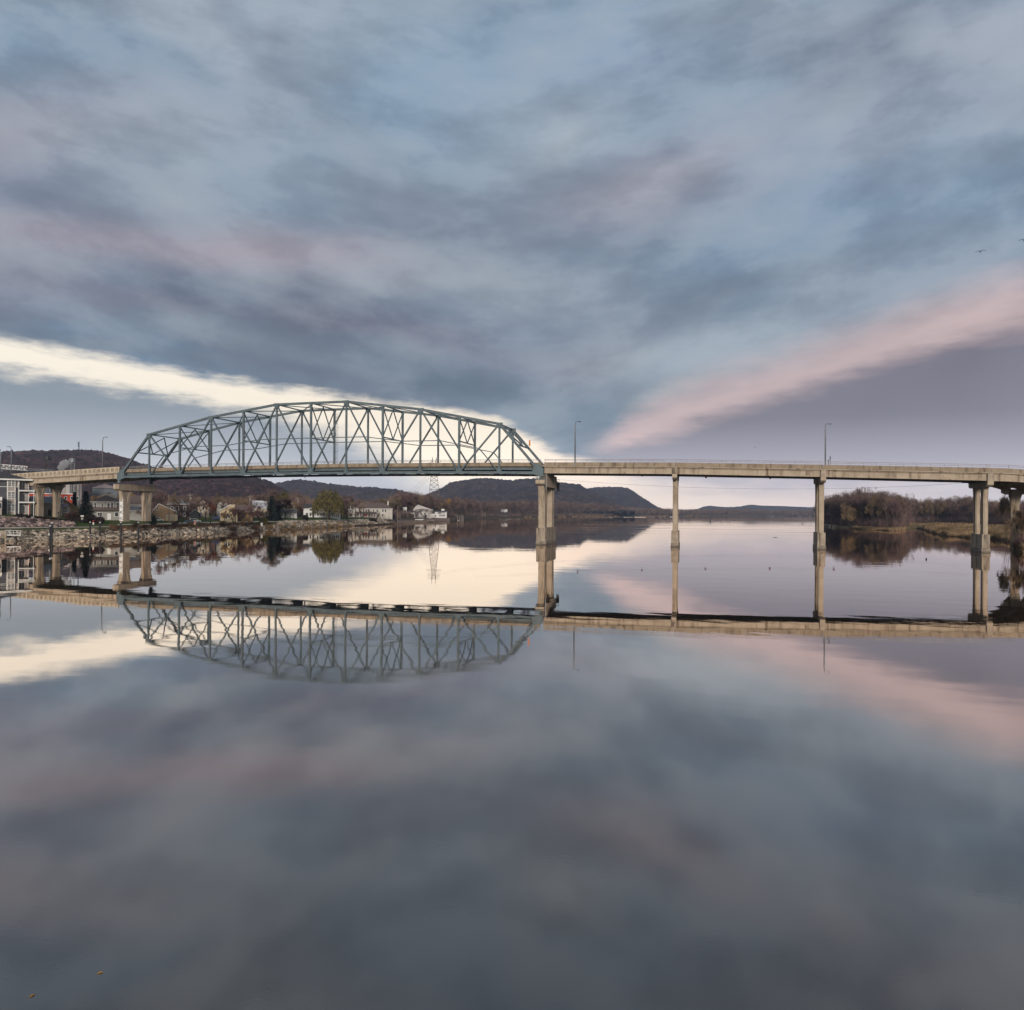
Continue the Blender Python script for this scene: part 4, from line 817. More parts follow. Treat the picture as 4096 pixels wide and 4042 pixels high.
def single(name, seed, px, dep, pytop, wpx, twm, label, cat='tree', pybase=None, **kw):
    gz_ = ground_z(px, dep); h = zat(px, pytop, dep)-gz_; kw.setdefault('r0', h*.030); kw.setdefault('rdec', .56); kw['tw'] = max(kw.get('tw', .08)*1.5, .10); o = bare_tree(name, seed, h, twm, width=wpx*dep/F, **kw); o.location = W(px, dep, gz_-.1); o.rotation_euler.z = seed; tag(o, label, cat); USED.add(o.name); return o
# --- stuff: undergrowth and far woods as one object each
def woodmass(name, pts, n, h0, dfun, tfun, dd, material, label, seed, k=26, lw=.35, sx_=.5):
    r = np.random.default_rng(seed); P_ = []; Q_ = []; Wd = []
    px = r.uniform(pts[0], pts[1], n); dep = np.array([dfun(p_) for p_ in px])+r.uniform(dd[0], dd[1], n)
    gz_ = zg(px, dep); top = np.array([zat(a, tfun(a), b) for a, b in zip(px, dep)])-gz_ if h0 is None else r.uniform(h0[0], h0[1], n); top = np.maximum(top*r.uniform(.75, 1.03, n), .4)
    B = warp(px, dep, gz_-.2)
    R_ = top*sx_*r.uniform(.35, .65, n); c_ = np.repeat(B, k, 0); th = r.uniform(0, 6.283, n*k); u = r.random(n*k)**.6; t_ = np.repeat(top, k); rr = np.repeat(R_, k)
    e = np.stack([np.cos(th)*rr*u, np.sin(th)*rr*u, t_*(.25+.75*np.sqrt(1-u**2)*r.uniform(.75, 1.0, n*k))], 1); s_ = e*r.uniform(.25, .75, (n*k, 1)); s_[:, :2] *= .8
    V, Fc = slivers(c_+s_, c_+e, np.repeat(np.full(n, lw), k)*r.uniform(.5, 1.3, n*k), r)
    return tag(mesh_np(name, V, Fc, material), label, 'woodland' if h0 is None else 'undergrowth', kind='stuff')
far_d = lambda p_: float(np.interp(p_, [2380, 2600, 2900, 3270, 3400], [1700, 1950, 2400, 2850, 2950])); far_t = lambda p_: float(np.interp(p_, [2380, 2600, 2700, 2800, 2900, 3050, 3200, 3300], [2016, 2026, 2031, 2034, 2030, 2034, 2033, 2034]))
woodmass('far_woodland', (2470, 3330), 1500, None, far_d, far_t, (6, 160), TWIG, 'low dark band of leafless woodland along the far shore', 5, 34, 1.1, .7)
for i_, (px_, dd_, tp_, ww_) in enumerate([(4076, 181, 2003, 64), (4118, 178, 1998, 60), (4150, 178, 1990, 70)]):
    single('bare_tree', 240+i_, px_, dd_, tp_, ww_, TWIGG if i_ == 0 else TWIGP, ('tawny tree mass in front of the rightmost pier', 'second purple-brown tree at the right edge', 'purple-brown tree just past the right edge')[i_], levels=5, kids=(3, 4), trunk=.12, tw=.07, fork=.4)
woodmass('undergrowth', (4060, 4300), 420, (2, 5), lambda p_: float(rs(p_))+8, None, (-3, 8), TWIGP, 'reddish undergrowth at the foot of the trees at the right edge', 14, 40, .08, .9)
woodmass('far_woodland', (3288, 4300), 1300, None, lambda p_: 760, lambda p_: 2003, (-60, 160), TWIGP, 'leafless woodland filling in behind the island trees', 15, 40, .45, .7)
woodmass('far_woodland', (1560, 2520), 1500, None, lambda p_: ld(p_)+130, lambda p_: lt(p_)+8, (0, 200), TWIG, 'leafless woodland filling in behind the far left wood', 16, 40, .5, .7)
woodmass('town_woodland', (560, 1600), 1100, None, lambda p_: max(490, float(rs(p_))+120), lambda p_: tt_(p_)+6, (0, 90), TWIGG, 'tawny leafless trees massed behind the town trees', 18, 46, .26, .7)
woodmass('town_woodland', (560, 1600), 700, None, lambda p_: max(430, float(rs(p_))+85), lambda p_: tt_(p_)+16, (0, 60), TWIGP, 'purple-brown leafless trees massed close behind the houses', 19, 46, .22, .7)
woodmass('island_woodland', (3292, 3610), 500, None, lambda p_: rd(p_)+30, lambda p_: rt(p_)+5, (0, 50), TWIG, 'leafless trees filling the island clump', 31, 60, .2, .7)
woodmass('island_woodland', (3600, 4300), 700, None, lambda p_: rd(p_)+40, lambda p_: rt(p_)+3, (0, 60), TWIGP, 'leafless trees filling the belt behind the marsh', 32, 60, .22, .7)
woodmass('far_woodland', (-300, 1640), 1600, None, lambda p_: 640, lambda p_: 1990, (0, 200), TWIGP, 'leafless woodland behind the town at the foot of the hill', 17, 36, .4, .7)
woodmass('undergrowth', (3288, 4200), 2600, (3, 9), rd, None, (-8, 40), TWIGP, 'tangle of low twigs under the trees on the right-hand island', 6, 34, .10, .9)
woodmass('undergrowth', (1560, 2480), 1500, (3, 10), ld, None, (-12, 50), TWIG, 'brushy undergrowth at the foot of the far left wood', 8, 30, .22, .9)
woodmass('undergrowth', (560, 1600), 900, (3, 9), td_, None, (-20, 60), TWIG, 'twiggy undergrowth behind the riverside houses', 9, 30, .14, .9)
# --- individual town trees
single('bare_tree', 201, 728, 279, 2028, 62, TWIGP, 'small dark leafless tree on the lawn in front of the dark two-storey house', levels=5, kids=(3, 3), trunk=.24, tw=.06)
single('bare_tree', 202, 800, 318, 2004, 78, TWIG, 'spreading black-limbed leafless tree before the beige gabled house', levels=5, kids=(3, 3), trunk=.2, tw=.05, fan=.65)
single('rust_tree', 203, 842, 297, 2009, 44, TWIG, 'small rounded tree with sparse rust-red leaves beside the path', levels=4, kids=(3, 4), trunk=.34, leaf=LEAFR, nleaf=2600, lsz=.30, fan=.45)
single('bare_tree', 204, 1067, 354, 1940, 110, TWIG, 'tallest leafless tree rising over the metal-roofed barn', levels=5, kids=(3, 4), trunk=.22, tw=.07, fan=.5)
single('bare_tree', 205, 1191, 371, 2006, 50, TWIGG, 'slim leafless tree with a few pale orange leaves left of the white house', levels=5, kids=(3, 3), trunk=.3, leaf=LEAFO, nleaf=500, lsz=.25, fan=.38)
single('bare_tree', 206, 1387, 441, 1976, 82, TWIGP, 'broad rounded leafless tree between the willow and the big grey house', levels=6, kids=(3, 3), trunk=.3, tw=.08, fan=.5)
single('leaning_tree', 207, 1502, 464, 2042, 70, TWIG, 'crooked leafless tree leaning over the rock bank in front of the big grey house', levels=3, kids=(2, 2), trunk=.35, tw=.04, fan=.9, lean=.5, ntw=3, r0=.55)
single('dark_red_tree', 208, 1142, 374, 1995, 62, LEAFD, 'dark wine-red leafy tree beside the evergreen', levels=4, kids=(4, 4), trunk=.2, leaf=LEAFD, nleaf=7000, lsz=.5)
single('olive_tree', 209, 1128, 440, 1968, 100, LEAFY, 'yellow-green leafy tree behind the evergreen and the dark red tree', levels=5, kids=(3, 4), trunk=.25, leaf=LEAFY, nleaf=6000, lsz=.5)
single('olive_tree', 210, 1515, 560, 1992, 90, LEAFY, 'yellow-green tree behind the right end of the big grey house', levels=5, kids=(3, 4), trunk=.25, leaf=LEAFY, nleaf=6000, lsz=.55)
single('gold_tree', 211, 1788, 770, 1992, 46, TWIGG, 'golden-brown leafy tree behind the white restaurant', levels=4, kids=(4, 4), trunk=.25, leaf=LEAFO, nleaf=5200, lsz=.85)
single('gold_tree', 212, 529, 330, 1968, 34, TWIGG, 'orange-leaved tree seen between the two legs of the left bank pier', levels=4, kids=(3, 4), trunk=.4, leaf=LEAFO, nleaf=3000, lsz=.35)
single('gold_tree', 213, 392, 380, 1978, 60, TWIGG, 'tawny bush-like tree behind the spruce and the grey house', levels=4, kids=(4, 4), trunk=.15, leaf=LEAFO, nleaf=1500, lsz=.4)
single('bare_tree', 214, 645, 400, 1962, 110, TWIGP, 'wide purple-brown leafless tree behind the tan garage', levels=5, kids=(3, 4), trunk=.2, tw=.09)
single('bare_tree', 215, 600, 380, 1975, 80, TWIG, 'leafless tree directly right of the left bank pier', levels=5, kids=(3, 4), trunk=.2, tw=.09)
single('bare_tree', 216, 455, 420, 1972, 90, TWIGG, 'tawny leafless tree behind the pier cap by the blue shed', levels=5, kids=(3, 4), trunk=.2, tw=.09)
single('leaning_tree', 217, 3585, 392, 1972, 74, TWIG, 'dark tree leaning right over the inlet at the tip of the island', levels=5, kids=(3, 3), trunk=.25, lean=.75, tw=.07, fan=.5)
single('bare_tree', 218, 4028, 216, 1958, 62, TWIGG, 'pale twiggy pointed tree left of the rightmost pier', levels=5, kids=(3, 4), trunk=.16, tw=.06, fan=.42, up=.5, r0=.16)
single('gold_tree', 219, 3402, 428, 2000, 76, TWIGG, 'tree with ochre leaves at the water edge of the island', levels=4, kids=(4, 4), trunk=.1, fork=.4, leaf=LEAFO, nleaf=1100, lsz=.42, r0=.22)
single('pale_shrub', 220, 1700, 598, 2030, 74, BARKL, 'pale grey twiggy shrub spread in front of the white restaurant', 'shrub', levels=4, kids=(4, 4), trunk=.1, tw=.08, fan=.7)
single('rust_tree', 221, 1363, 436, 2030, 34, LEAFR, 'low rust-red tree between the willow and the rounded bare tree', levels=4, kids=(4, 4), trunk=.15, leaf=LEAFR, nleaf=4000, lsz=.4)
for i_, (px_, dd_, tp_, ww_, mt_, lf_, lab_) in enumerate([(902, 302, 2038, 46, TWIGG, LEAFO, 'ochre-leaved multi-stemmed bush at the left end of the bank thicket'), (936, 306, 2022, 56, TWIGP, LEAFR, 'rust-leaved multi-stemmed bush in the bank thicket'),
    (968, 312, 2030, 50, TWIG, LEAFR, 'reddish twiggy bush in the middle of the bank thicket'), (1004, 316, 2006, 64, TWIGP, LEAFR, 'tallest reddish-brown bush of the bank thicket'), (1040, 326, 2036, 50, TWIGP, LEAFD, 'dark purple-brown bush at the right end of the bank thicket'), (985, 309, 2052, 34, TWIGG, LEAFO, 'low bright golden bush in front of the bank thicket')]):
    single('thicket_bush', 260+i_, px_, dd_, tp_, ww_, mt_, lab_, 'bush', levels=4, kids=(3, 4), trunk=.10, fork=.5, leaf=lf_, nleaf=1100, lsz=.26, tw=.06)
STREET = [bare_tree('bare_tree', 500+i, 11, [TWIG, TWIGP, TWIGG][i], tw=.11, ntw=5, tl=.09, width=[8, 7, 9][i], trunk=.25, fan=.5, up=.3, levels=4, kids=(3, 4), r0=.26, rdec=.58) for i in range(3)]
for i_, px_ in enumerate([583, 640, 712, 748, 822, 862, 890, 925, 972, 1012, 1098, 1160, 1176, 1206, 1256, 1372, 1408, 1440]):
    rr_ = np.random.default_rng(900+i_); dd_ = float(rs(px_))+rr_.uniform(24, 52); gz_ = ground_z(px_, dd_); h_ = rr_.uniform(8, 13.5)
    putfirst(STREET[i_ % 3], USED, W(px_, dd_, gz_-.1), rr_.uniform(0, 6.28), h_/11, '%s small bare tree from left among the riverside houses' % (ORD+['fifteenth', 'sixteenth', 'seventeenth', 'eighteenth'])[i_], 'tree', 'small bare trees among the riverside houses')
# willow
def willow(px, dep, pytop, wpx):
    r = np.random.default_rng(77); gz_ = ground_z(px, dep); h = zat(px, pytop, dep)-gz_; rad = wpx*dep/F/2
    o = empty('willow', W(px, dep, gz_-.1), 0, 'big rounded yellow-green weeping willow in front of the white house', 'tree')
    m = MB().tube([(0, 0, 0), (.2, 0, h*.2), (.1, .2, h*.32)], [.75, .6, .5], 10)
    for k in range(9):
        a = k*.7; m.tube([(.1, .1, h*.28), (math.cos(a)*rad*.3, math.sin(a)*rad*.3, h*.5), (math.cos(a)*rad*.62, math.sin(a)*rad*.62, h*.74)], [.3, .2, .08], 6)
    m.build('trunk', BARK, o)
    n = 1150; th = r.uniform(0, 6.283, n); u = np.sqrt(r.random(n)); x = np.cos(th)*u*rad; y = np.sin(th)*u*rad; lump = .22*np.sin(th*5+u*9)+.16*np.sin(th*9+2)+.10*np.sin(u*14+th*3)
    top = h*(.50+.5*np.sqrt(np.maximum(0, 1-u**2.1)))*(1+lump*.55); L_ = h*r.uniform(.25, .62, n)*(.45+.55*u); low = np.maximum(top-L_, h*r.uniform(.16, .26, n)); P_ = []; 
    for i in range(n):
        k = int(14+14*r.random()); f_ = r.random(k)**1.1; z = top[i]-(top[i]-low[i])*f_; o_ = 1+.05*f_
        P_.append(np.stack([x[i]*o_+r.normal(size=k)*.12, y[i]*o_+r.normal(size=k)*.12, z], 1))
    P_ = np.concatenate(P_); V, Fc = leafs(P_, .52, r, .75); mesh_np('leaves', V, Fc, LEAFW, o)
    return o
willow(1314, 408, 1975, 124)
# spruces
def spruce(px, dep, pytop, wpx, label, seed=1, mt=None):
    r = np.random.default_rng(seed); gz_ = ground_z(px, dep); h = zat(px, pytop, dep)-gz_; rad = wpx*dep/F/2
    o = empty('spruce', W(px, dep, gz_-.1), 0, label, 'tree'); MB().tube([(0, 0, 0), (0, 0, h*.95)], [h*.022, .02], 7).build('trunk', BARK, o)
    P_, Q_, w_ = [], [], []
    for lv in np.linspace(.06, .985, 26):
        rr = rad*(1-lv)**.85*1.02; nb = int(10+14*(1-lv))
        for a in r.uniform(0, 6.283, nb):
            L_ = rr*r.uniform(.75, 1.12); z0 = h*lv; n_ = 12
            for j in range(n_):
                f_ = (j+.3)/n_; b = np.array([math.cos(a)*L_*f_, math.sin(a)*L_*f_, z0-L_*f_*.28]); tw_ = r.normal(size=3)*.5; P_.append(b); Q_.append(b+np.array([math.cos(a), math.sin(a), -.2])*.5*h/10+tw_*.35*h/10); w_.append(.30*h/10)
    V, Fc = slivers(np.array(P_), np.array(Q_), np.array(w_), r); mesh_np('crown', V, Fc, mt or NEEDLE, o); return o
spruce(342, 258, 1964, 64, 'dark conical spruce between the tan gabled house and the grey house', 1)
spruce(1086, 352, 1985, 62, 'nearly black evergreen right of the metal-roofed barn', 2)
spruce(1108, 362, 2004, 44, 'shorter black evergreen beside the taller one near the barn', 3)
spruce(298, 275, 1968, 18, 'slim dark evergreen behind the spruce by the red building', 4)
# bushes
def bush(name, px, dep, wpx, hpx, label, mt, seed, leaf=None, lsz=.22, dens=700, cat='shrub', yr=.7, grp=None, spiky=.35):
    r = np.random.default_rng(seed); w_ = wpx*dep/F/2; h = hpx*dep/F
    o = empty(name, at_g(px, dep, -.05), facing(px), label, cat, grp)
    st = MB(); [st.tube([(0, 0, 0), (w_*.5*math.cos(a), w_*.4*math.sin(a), h*.6)], [.05, .02], 4) for a in np.arange(0, 6, 1.1)]; st.build('stems', BARK, o)
    n = dens; d_ = r.normal(size=(n, 3)); d_ /= np.linalg.norm(d_, axis=1, keepdims=True); u = r.random((n, 1))**.4
    C_ = d_*u*np.array([w_, w_*yr, h*.5])*(1+.12*np.sin(d_[:, :1]*7+seed))+[0, 0, h*.5]
    if leaf is None: V, Fc = leafs(C_, lsz, r)
    else: V, Fc = leafs(C_, lsz, r)
    V2, F2 = slivers(C_*[.6, .6, .7], C_*[1.08, 1.08, 1.1]+r.normal(size=C_.shape)*spiky*.3, np.full(n, .05), r)
    mesh_np('foliage', np.concatenate([V, V2]), np.concatenate([Fc, F2+len(V)]), mt, o); return o
for i, (px, dep, w_, h_) in enumerate([(75, 216, 27, 19), (99, 210, 37, 17), (122, 210, 22, 16), (141, 211, 26, 15), (161, 212, 25, 15), (182, 213, 22, 14), (203, 214, 22, 13), (222, 216, 20, 13), (244, 218, 20, 12), (262, 220, 22, 12), (283, 222, 20, 12)]):
    bush('clipped_bush', px, float(rs(px))+28, w_, h_, ('dark clipped ball-shaped bush at the corner of the apartment block' if i == 0 else ORD[i-1]+' clipped bush from the left in the dark row on the rock terrace'), HEDGE, 300+i, lsz=.3, dens=1500, grp=None if i == 0 else 'row of clipped bushes on the terrace', spiky=.1)
for i, (px, dep, w_, h_, mt, lab) in enumerate([(290, 246, 60, 40, LEAFD, 'dark reddish hedge left of the spruce foot'), (345, 246, 70, 34, HEDGE, 'near-black hedge under the dark spruce'), (395, 248, 50, 30, LEAFD, 'low dark hedge before the grey two-storey house'),
    (890, 296, 30, 24, WEED, 'low ochre-brown shrub just left of the bank thicket'), (930, 296, 40, 24, WEED, 'low rusty shrub before the left part of the bank thicket'),
    (1022, 312, 36, 26, WEED, 'low rusty shrub before the right part of the bank thicket'), (1056, 326, 34, 30, LEAFY, 'green-tinged shrub at the right end of the thicket'),
    (1222, 376, 26, 26, HEDGE, 'small black-green bush at the lawn edge before the white house'), (612, 256, 30, 44, NEEDLE, 'small green conifer bush beside the right pier leg'), (548, 241, 40, 28, TWIGG, 'tawny bush at the foot of the left bank pier'),
    (1570, 520, 50, 36, TWIGP, 'dark purple shrub between the big grey house and the white tower'), (1490, 462, 26, 16, HEDGE, 'low dark shrub on the rocks under the leaning tree'), (1583, 530, 22, 12, HEDGE, 'low green-black shrub at the end of the rock bank'),
    (590, 268, 16, 78, HEDGE, 'tall black columnar evergreen behind the right leg of the left bank pier'), (760, 277, 30, 22, TWIGG, 'tawny weed clump on the bank below the road sign'), (700, 267, 34, 26, TWIGP, 'brown weedy shrub on the rocks below the small dark tree')]):
    bush('shrub', px, dep, w_, h_, lab, mt, 330+i, lsz=.34 if mt in (HEDGE, LEAFO, LEAFD, LEAFY, NEEDLE) else .16, dens=1500 if mt in (HEDGE, NEEDLE) else 1100, spiky=.1 if mt is HEDGE else .5)
# grasses (stuff)
def grass(name, x0, x1, n, t0, t1, hh, material, label, seed, wd_=.12, cond=None):
    r = np.random.default_rng(seed); px = r.uniform(x0, x1, n); dep = rs(px)+t0+(t1-t0)*r.random(n)**1.3; 
    if cond is not None: k = cond(px, dep); px, dep = px[k], dep[k]
    n = len(px); P_ = warp(px, dep, zg(px, dep)-.05); cl_ = .4+1.0*np.clip(fbm(P_[:, 0]/7, P_[:, 1]/7, seed, 3)+.5, 0, 1); Q_ = P_+np.stack([r.normal(size=n)*.25, r.normal(size=n)*.25, r.uniform(.5, 1, n)*hh*cl_], 1)
    V, Fc = slivers(P_, Q_, r.uniform(.5, 1.5, n)*wd_, r); return tag(mesh_np(name, V, Fc, material), label, 'grass', kind='stuff')
grass('marsh_grass', 3700, 4250, 52000, .1, 60, 1.7, DRYG, 'tawny marsh grass covering the near shore of the right-hand island', 21, .16)
grass('marsh_grass', 3400, 3625, 14000, .2, 16, 1.0, DRYG, 'tawny grass on the low point at the tip of the island wood', 22, .16)
grass('marsh_grass', 3640, 4250, 30000, 60, 300, 1.5, DRYG, 'pale grass flat between the inlet and the island wood', 23, .28)
grass('bank_grass', 1050, 1420, 15000, -.2, 9, 1.3, REED, 'golden reeds and dry grass along the foot of the town bank', 24, .14, lambda a, b: fbm(a/11, b/5, 2, 3)+.5*hsh(a*7.3, b*3.1) > .36)
grass('bank_grass', 440, 1080, 26000, 5.5, 13, 1.3, WEED, 'brown dry weeds along the top of the rock bank', 25, .12, lambda a, b: fbm(a/11, b/6, 5, 3)+.5*hsh(a*7.3, b*3.1) > .05)
grass('shore_grass', 2100, 2480, 9000, .5, 25, 1.2, REED, 'thin golden grass strip along the shore below the far wood', 26, .35, lambda a, b: fbm(a/20, b/30, 7, 2) > -.05)
grass('shore_grass', 2560, 3260, 6000, .5, 30, 1.2, REED, 'pale strip of dry grass at the edge of the farthest shore', 27, .8, lambda a, b: fbm(a/24, b/40, 8, 2) > .05)
# rocks (stuff)
def rocks(name, x0, x1, n, t0, t1, sz, material, label, seed, cond=None):
    r = np.random.default_rng(seed); px = r.uniform(x0, x1, n); dep = rs(px)+r.uniform(t0, t1, n)
    if cond is not None: k = cond(px, dep); px, dep = px[k], dep[k]
    n = len(px); P_ = warp(px, dep, zg(px, dep)); g_ = (1+5**.5)/2
    ico = np.array([(-1, g_, 0), (1, g_, 0), (-1, -g_, 0), (1, -g_, 0), (0, -1, g_), (0, 1, g_), (0, -1, -g_), (0, 1, -g_), (g_, 0, -1), (g_, 0, 1), (-g_, 0, -1), (-g_, 0, 1)])/1.9
    FI = np.array([(0,11,5), (0,5,1), (0,1,7), (0,7,10), (0,10,11), (1,5,9), (5,11,4), (11,10,2), (10,7,6), (7,1,8), (3,9,4), (3,4,2), (3,2,6), (3,6,8), (3,8,9), (4,9,5), (2,4,11), (6,2,10), (8,6,7), (9,8,1)])
    s_ = np.clip(r.lognormal(-.32, .42, (n, 1, 1)), .35, 2.2)*sz/2*r.uniform(.7, 1.25, (n, 1, 3))*np.array([1.15, 1.0, .72]); V = ico[None]*r.uniform(.75, 1.2, (n, 12, 1))*s_
    a = r.uniform(0, 6.28, n); ca, sa = np.cos(a)[:, None], np.sin(a)[:, None]; x = V[..., 0]*ca-V[..., 1]*sa; y = V[..., 0]*sa+V[..., 1]*ca; V = np.stack([x, y, V[..., 2]], -1)+P_[:, None]+[0, 0, sz*.12]
    Fc = (FI[None]+np.arange(n)[:, None, None]*12).reshape(-1, 3); return tag(mesh_np(name, V.reshape(-1, 3), Fc, material), label, 'rocks', kind='stuff')
rocks('riprap', -500, 620, 11000, -1, 8, .85, ROCK, 'tan riprap boulders covering the bank under the left approach', 41, lambda a, b: fbm(a/19, b/6, 9, 2)+.35*hsh(a*3.1, b*7.7) > -.12)
rocks('riprap', 600, 1120, 7000, -.8, 7.5, .8, ROCK, 'pale riprap along the bank beneath the houses', 42, lambda a, b: fbm(a/16, b/7, 4, 2)+.3*hsh(a, b) > -.1)
rocks('riprap', 1110, 1580, 6500, 3, 22, 1.0, ROCK, 'tan rock facing on the bank before the white and grey houses', 43)
rocks('riprap', -500, 330, 4200, 17, 28, 1.1, ROCKP, 'pinkish rock terrace above the path by the apartment block', 44, lambda a, b: (a < 300))
rocks('shore_stones', 3300, 3345, 90, -1, 5, 1.3, ROCK, 'scattered grey stones at the foot of the island wood', 45)
# ================================================================ BUILDINGS
def house(name, px0, px1, dep, pe, pr, label, roof='hip', wall=BEIGE, rmat=ROOFB, deep=9, wins=(), trim=WHITE, over=.45, rot=0.0, base=None, doors=(), cat='house', ridge=.5, gz=None, parts=None, porch=None, low=1.2, sill=True):
    """front faces the river; wins = (u, v, w, h): left, bottom in metres from the lower left corner of the front"""
    pc = (px0+px1)/2; z0 = ground_z(pc, dep+1) if gz is None else gz; wd_ = (px1-px0)*dep/F/max(math.cos(math.atan((pc-XC)/F)), .5)*math.cos(math.atan((pc-XC)/F))
    he = zat(pc, pe, dep)-z0; hr = zat(pc, pr, dep)-z0
    a = facing(pc)+rot; rad = dep/math.cos(math.atan((pc-XC)/F)); wd_ = (px1-px0)/F*dep*math.cos(math.atan((pc-XC)/F))/max(math.cos(rot), .3)
    o = empty(name, W(pc, dep, z0), a, label, cat); h = wd_/2
    MB().box(-h, h, 0, deep, -low, he).build('wall', wall, o)
    m = MB(); e = over; t_ = .18
    if roof == 'flat':
        m.box(-h-.1, h+.1, -.1, deep+.1, he, hr)
    elif roof == 'hip':
        k = min(h, deep/2)*.95
        b = [(-h-e, -e, he), (h+e, -e, he), (h+e, deep+e, he), (-h-e, deep+e, he)]
        if wd_ > deep: r_ = [(-h+k, deep/2, hr), (h-k, deep/2, hr)]; fs = [(0,1,5,4), (1,2,5), (2,3,4,5), (3,0,4), (3,2,1,0)]
        else: r_ = [(0, k, hr), (0, deep-k, hr)]; fs = [(0,1,4), (1,2,5,4), (2,3,5), (3,0,4,5), (3,2,1,0)]
        m.poly(b+r_, fs)
    elif roof == 'gx':   # ridge parallel to the front
        y = deep*ridge
        m.prism([(-h-e, -e, he-.1), (-h-e, y, hr), (-h-e, deep+e, he-.1), (-h-e, deep+e, he+t_-.1), (-h-e, y, hr+t_), (-h-e, -e, he+t_-.1)], (wd_+2*e, 0, 0))
        MB().prism([(-h, 0, he-.02), (-h, y, hr-.05), (-h, deep, he-.02)], (wd_, 0, 0)).build('gable', wall, o)
    elif roof == 'gy':   # gable towards the river
        x = -h+wd_*ridge
        m.prism([(-h-e, -e, he-.2), (x, -e, hr), (h+e, -e, he-.2), (h+e, -e, he+t_-.2), (x, -e, hr+t_), (-h-e, -e, he+t_-.2)], (0, deep+2*e, 0))
        MB().prism([(-h, 0, he-.02), (x, 0, hr-.08), (h, 0, he-.02)], (0, deep, 0)).build('gable', wall, o)
        MB().bar((-h-e, -e-.05, he-.1), (x, -e-.05, hr+.1), .08, .26).bar((x, -e-.05, hr+.1), (h+e, -e-.05, he-.1), .08, .26).build('barge_board', trim, o)
    m.build('roof', rmat, o)
    if roof in ('hip', 'gx'): MB().box(-h-e, h+e, -e-.06, -e, he-.17, he+.02).build('fascia', trim, o)
    for w_ in wins:
        u, v, a_, b_ = w_[:4]; x = -h+u; fr_ = MB(); q = .13
        fr_.box(x-q, x, -.09, .02, v-q, v+b_+q); fr_.box(x+a_, x+a_+q, -.09, .02, v-q, v+b_+q); fr_.box(x, x+a_, -.09, .02, v+b_, v+b_+q); fr_.box(x, x+a_, -.09, .02, v-q, v)
        if a_ > 1.1: fr_.box(x+a_/2-.04, x+a_/2+.04, -.08, .02, v, v+b_)
        if len(w_) > 4: fr_.box(x, x+a_, -.075, .02, v+b_/2-.035, v+b_/2+.035)
        f_ = fr_.build('window', trim, o); MB().box(x, x+a_, -.045, .01, v, v+b_).build('pane', GLASS, f_)
    for u, a_, b_, mt in doors:
        x = -h+u; f_ = MB().box(x, x+a_, -.07, .01, 0, b_).build('door', mt, o)
        MB().box(x-.1, x, -.1, .01, 0, b_+.1).box(x+a_, x+a_+.1, -.1, .01, 0, b_+.1).box(x, x+a_, -.1, .01, b_, b_+.1).build('door_frame', trim, f_)
    if porch:   # (u0, u1, height, depth, colour, pillars)
        u0, u1, ph, pd, pm, np_ = porch; x0, x1 = -h+u0, -h+u1
        MB().poly([(x0-.3, -pd-.3, ph), (x1+.3, -pd-.3, ph), (x1, 0, ph+1.1), (x0, 0, ph+1.1), (x0-.3, -pd-.3, ph-.16), (x1+.3, -pd-.3, ph-.16), (x1, -.01, ph-.16), (x0, -.01, ph-.16)], [(0,1,2,3), (0,4,5,1), (1,5,6,2), (0,3,7,4), (4,7,6,5)]).build('porch_roof', pm, o)
        for k in range(np_): xx = x0+.1+(x1-x0-.2)*k/max(np_-1, 1); MB().box(xx-.09, xx+.09, -pd-.1, -pd+.08, -.2, ph-.16).build('porch_post', trim, o)
    return o, h, he, hr
# apartment block (left edge)
ad = 238; zb_ = ground_z(45, ad)-.3
def pz(py, px=60, dep=ad): return zat(px, py, dep)
pxm = F/ad
ao = empty('apartment_block', W(28, ad, zb_), facing(28)+.05, 'grey and taupe apartment block with white-framed windows and balconies at the left edge', 'building')
def ax(px): return (px-28)/pxm
def rz_(py): return pz(py)-zb_
m = MB().box(ax(-160), ax(29), 0, 14, -3, rz_(1918)); m.build('wall', SLATE, ao)
MB().box(ax(-160), ax(66), .02, 14.02, rz_(1948), rz_(1915)).build('upper_wall', TAUPE, ao)
MB().box(ax(29), ax(54), -.35, 13.9, -3, rz_(1916)).build('window_bay', TAUPE, ao)
MB().box(ax(54), ax(66), -.02, 14.04, -3, rz_(1948)).build('dark_strip', SLATE, ao)
MB().box(ax(66), ax(101), 1.6, 14, -3, rz_(1918)).build('balcony_wall', TAUPE, ao)
for px in (29, 54, 66): MB().box(ax(px)-.12, ax(px)+.12, -.42, .05, -3, rz_(1918)).build('corner_board', WHITE, ao)
MB().box(ax(100)-.1, ax(100)+.12, 1.45, 1.7, -3, rz_(1918)).build('corner_board', WHITE, ao)
MB().box(ax(-160), ax(66), -.1, .0, rz_(1949), rz_(1947)).build('belt_course', WHITE, ao)
MB().poly([(ax(-190), -1.2, rz_(1916)), (ax(112), -1.2, rz_(1920)), (ax(112), 15, rz_(1920)), (ax(-190), 15, rz_(1916)), (ax(-140), 7, rz_(1878)), (ax(16), 7, rz_(1885))], [(0,1,5,4), (1,2,5), (2,3,4,5), (3,0,4), (3,2,1,0)]).build('roof', ROOFD, ao)
MB().box(ax(-190), ax(112), -1.28, -1.2, rz_(1922), rz_(1916)).build('fascia', WHITE, ao)
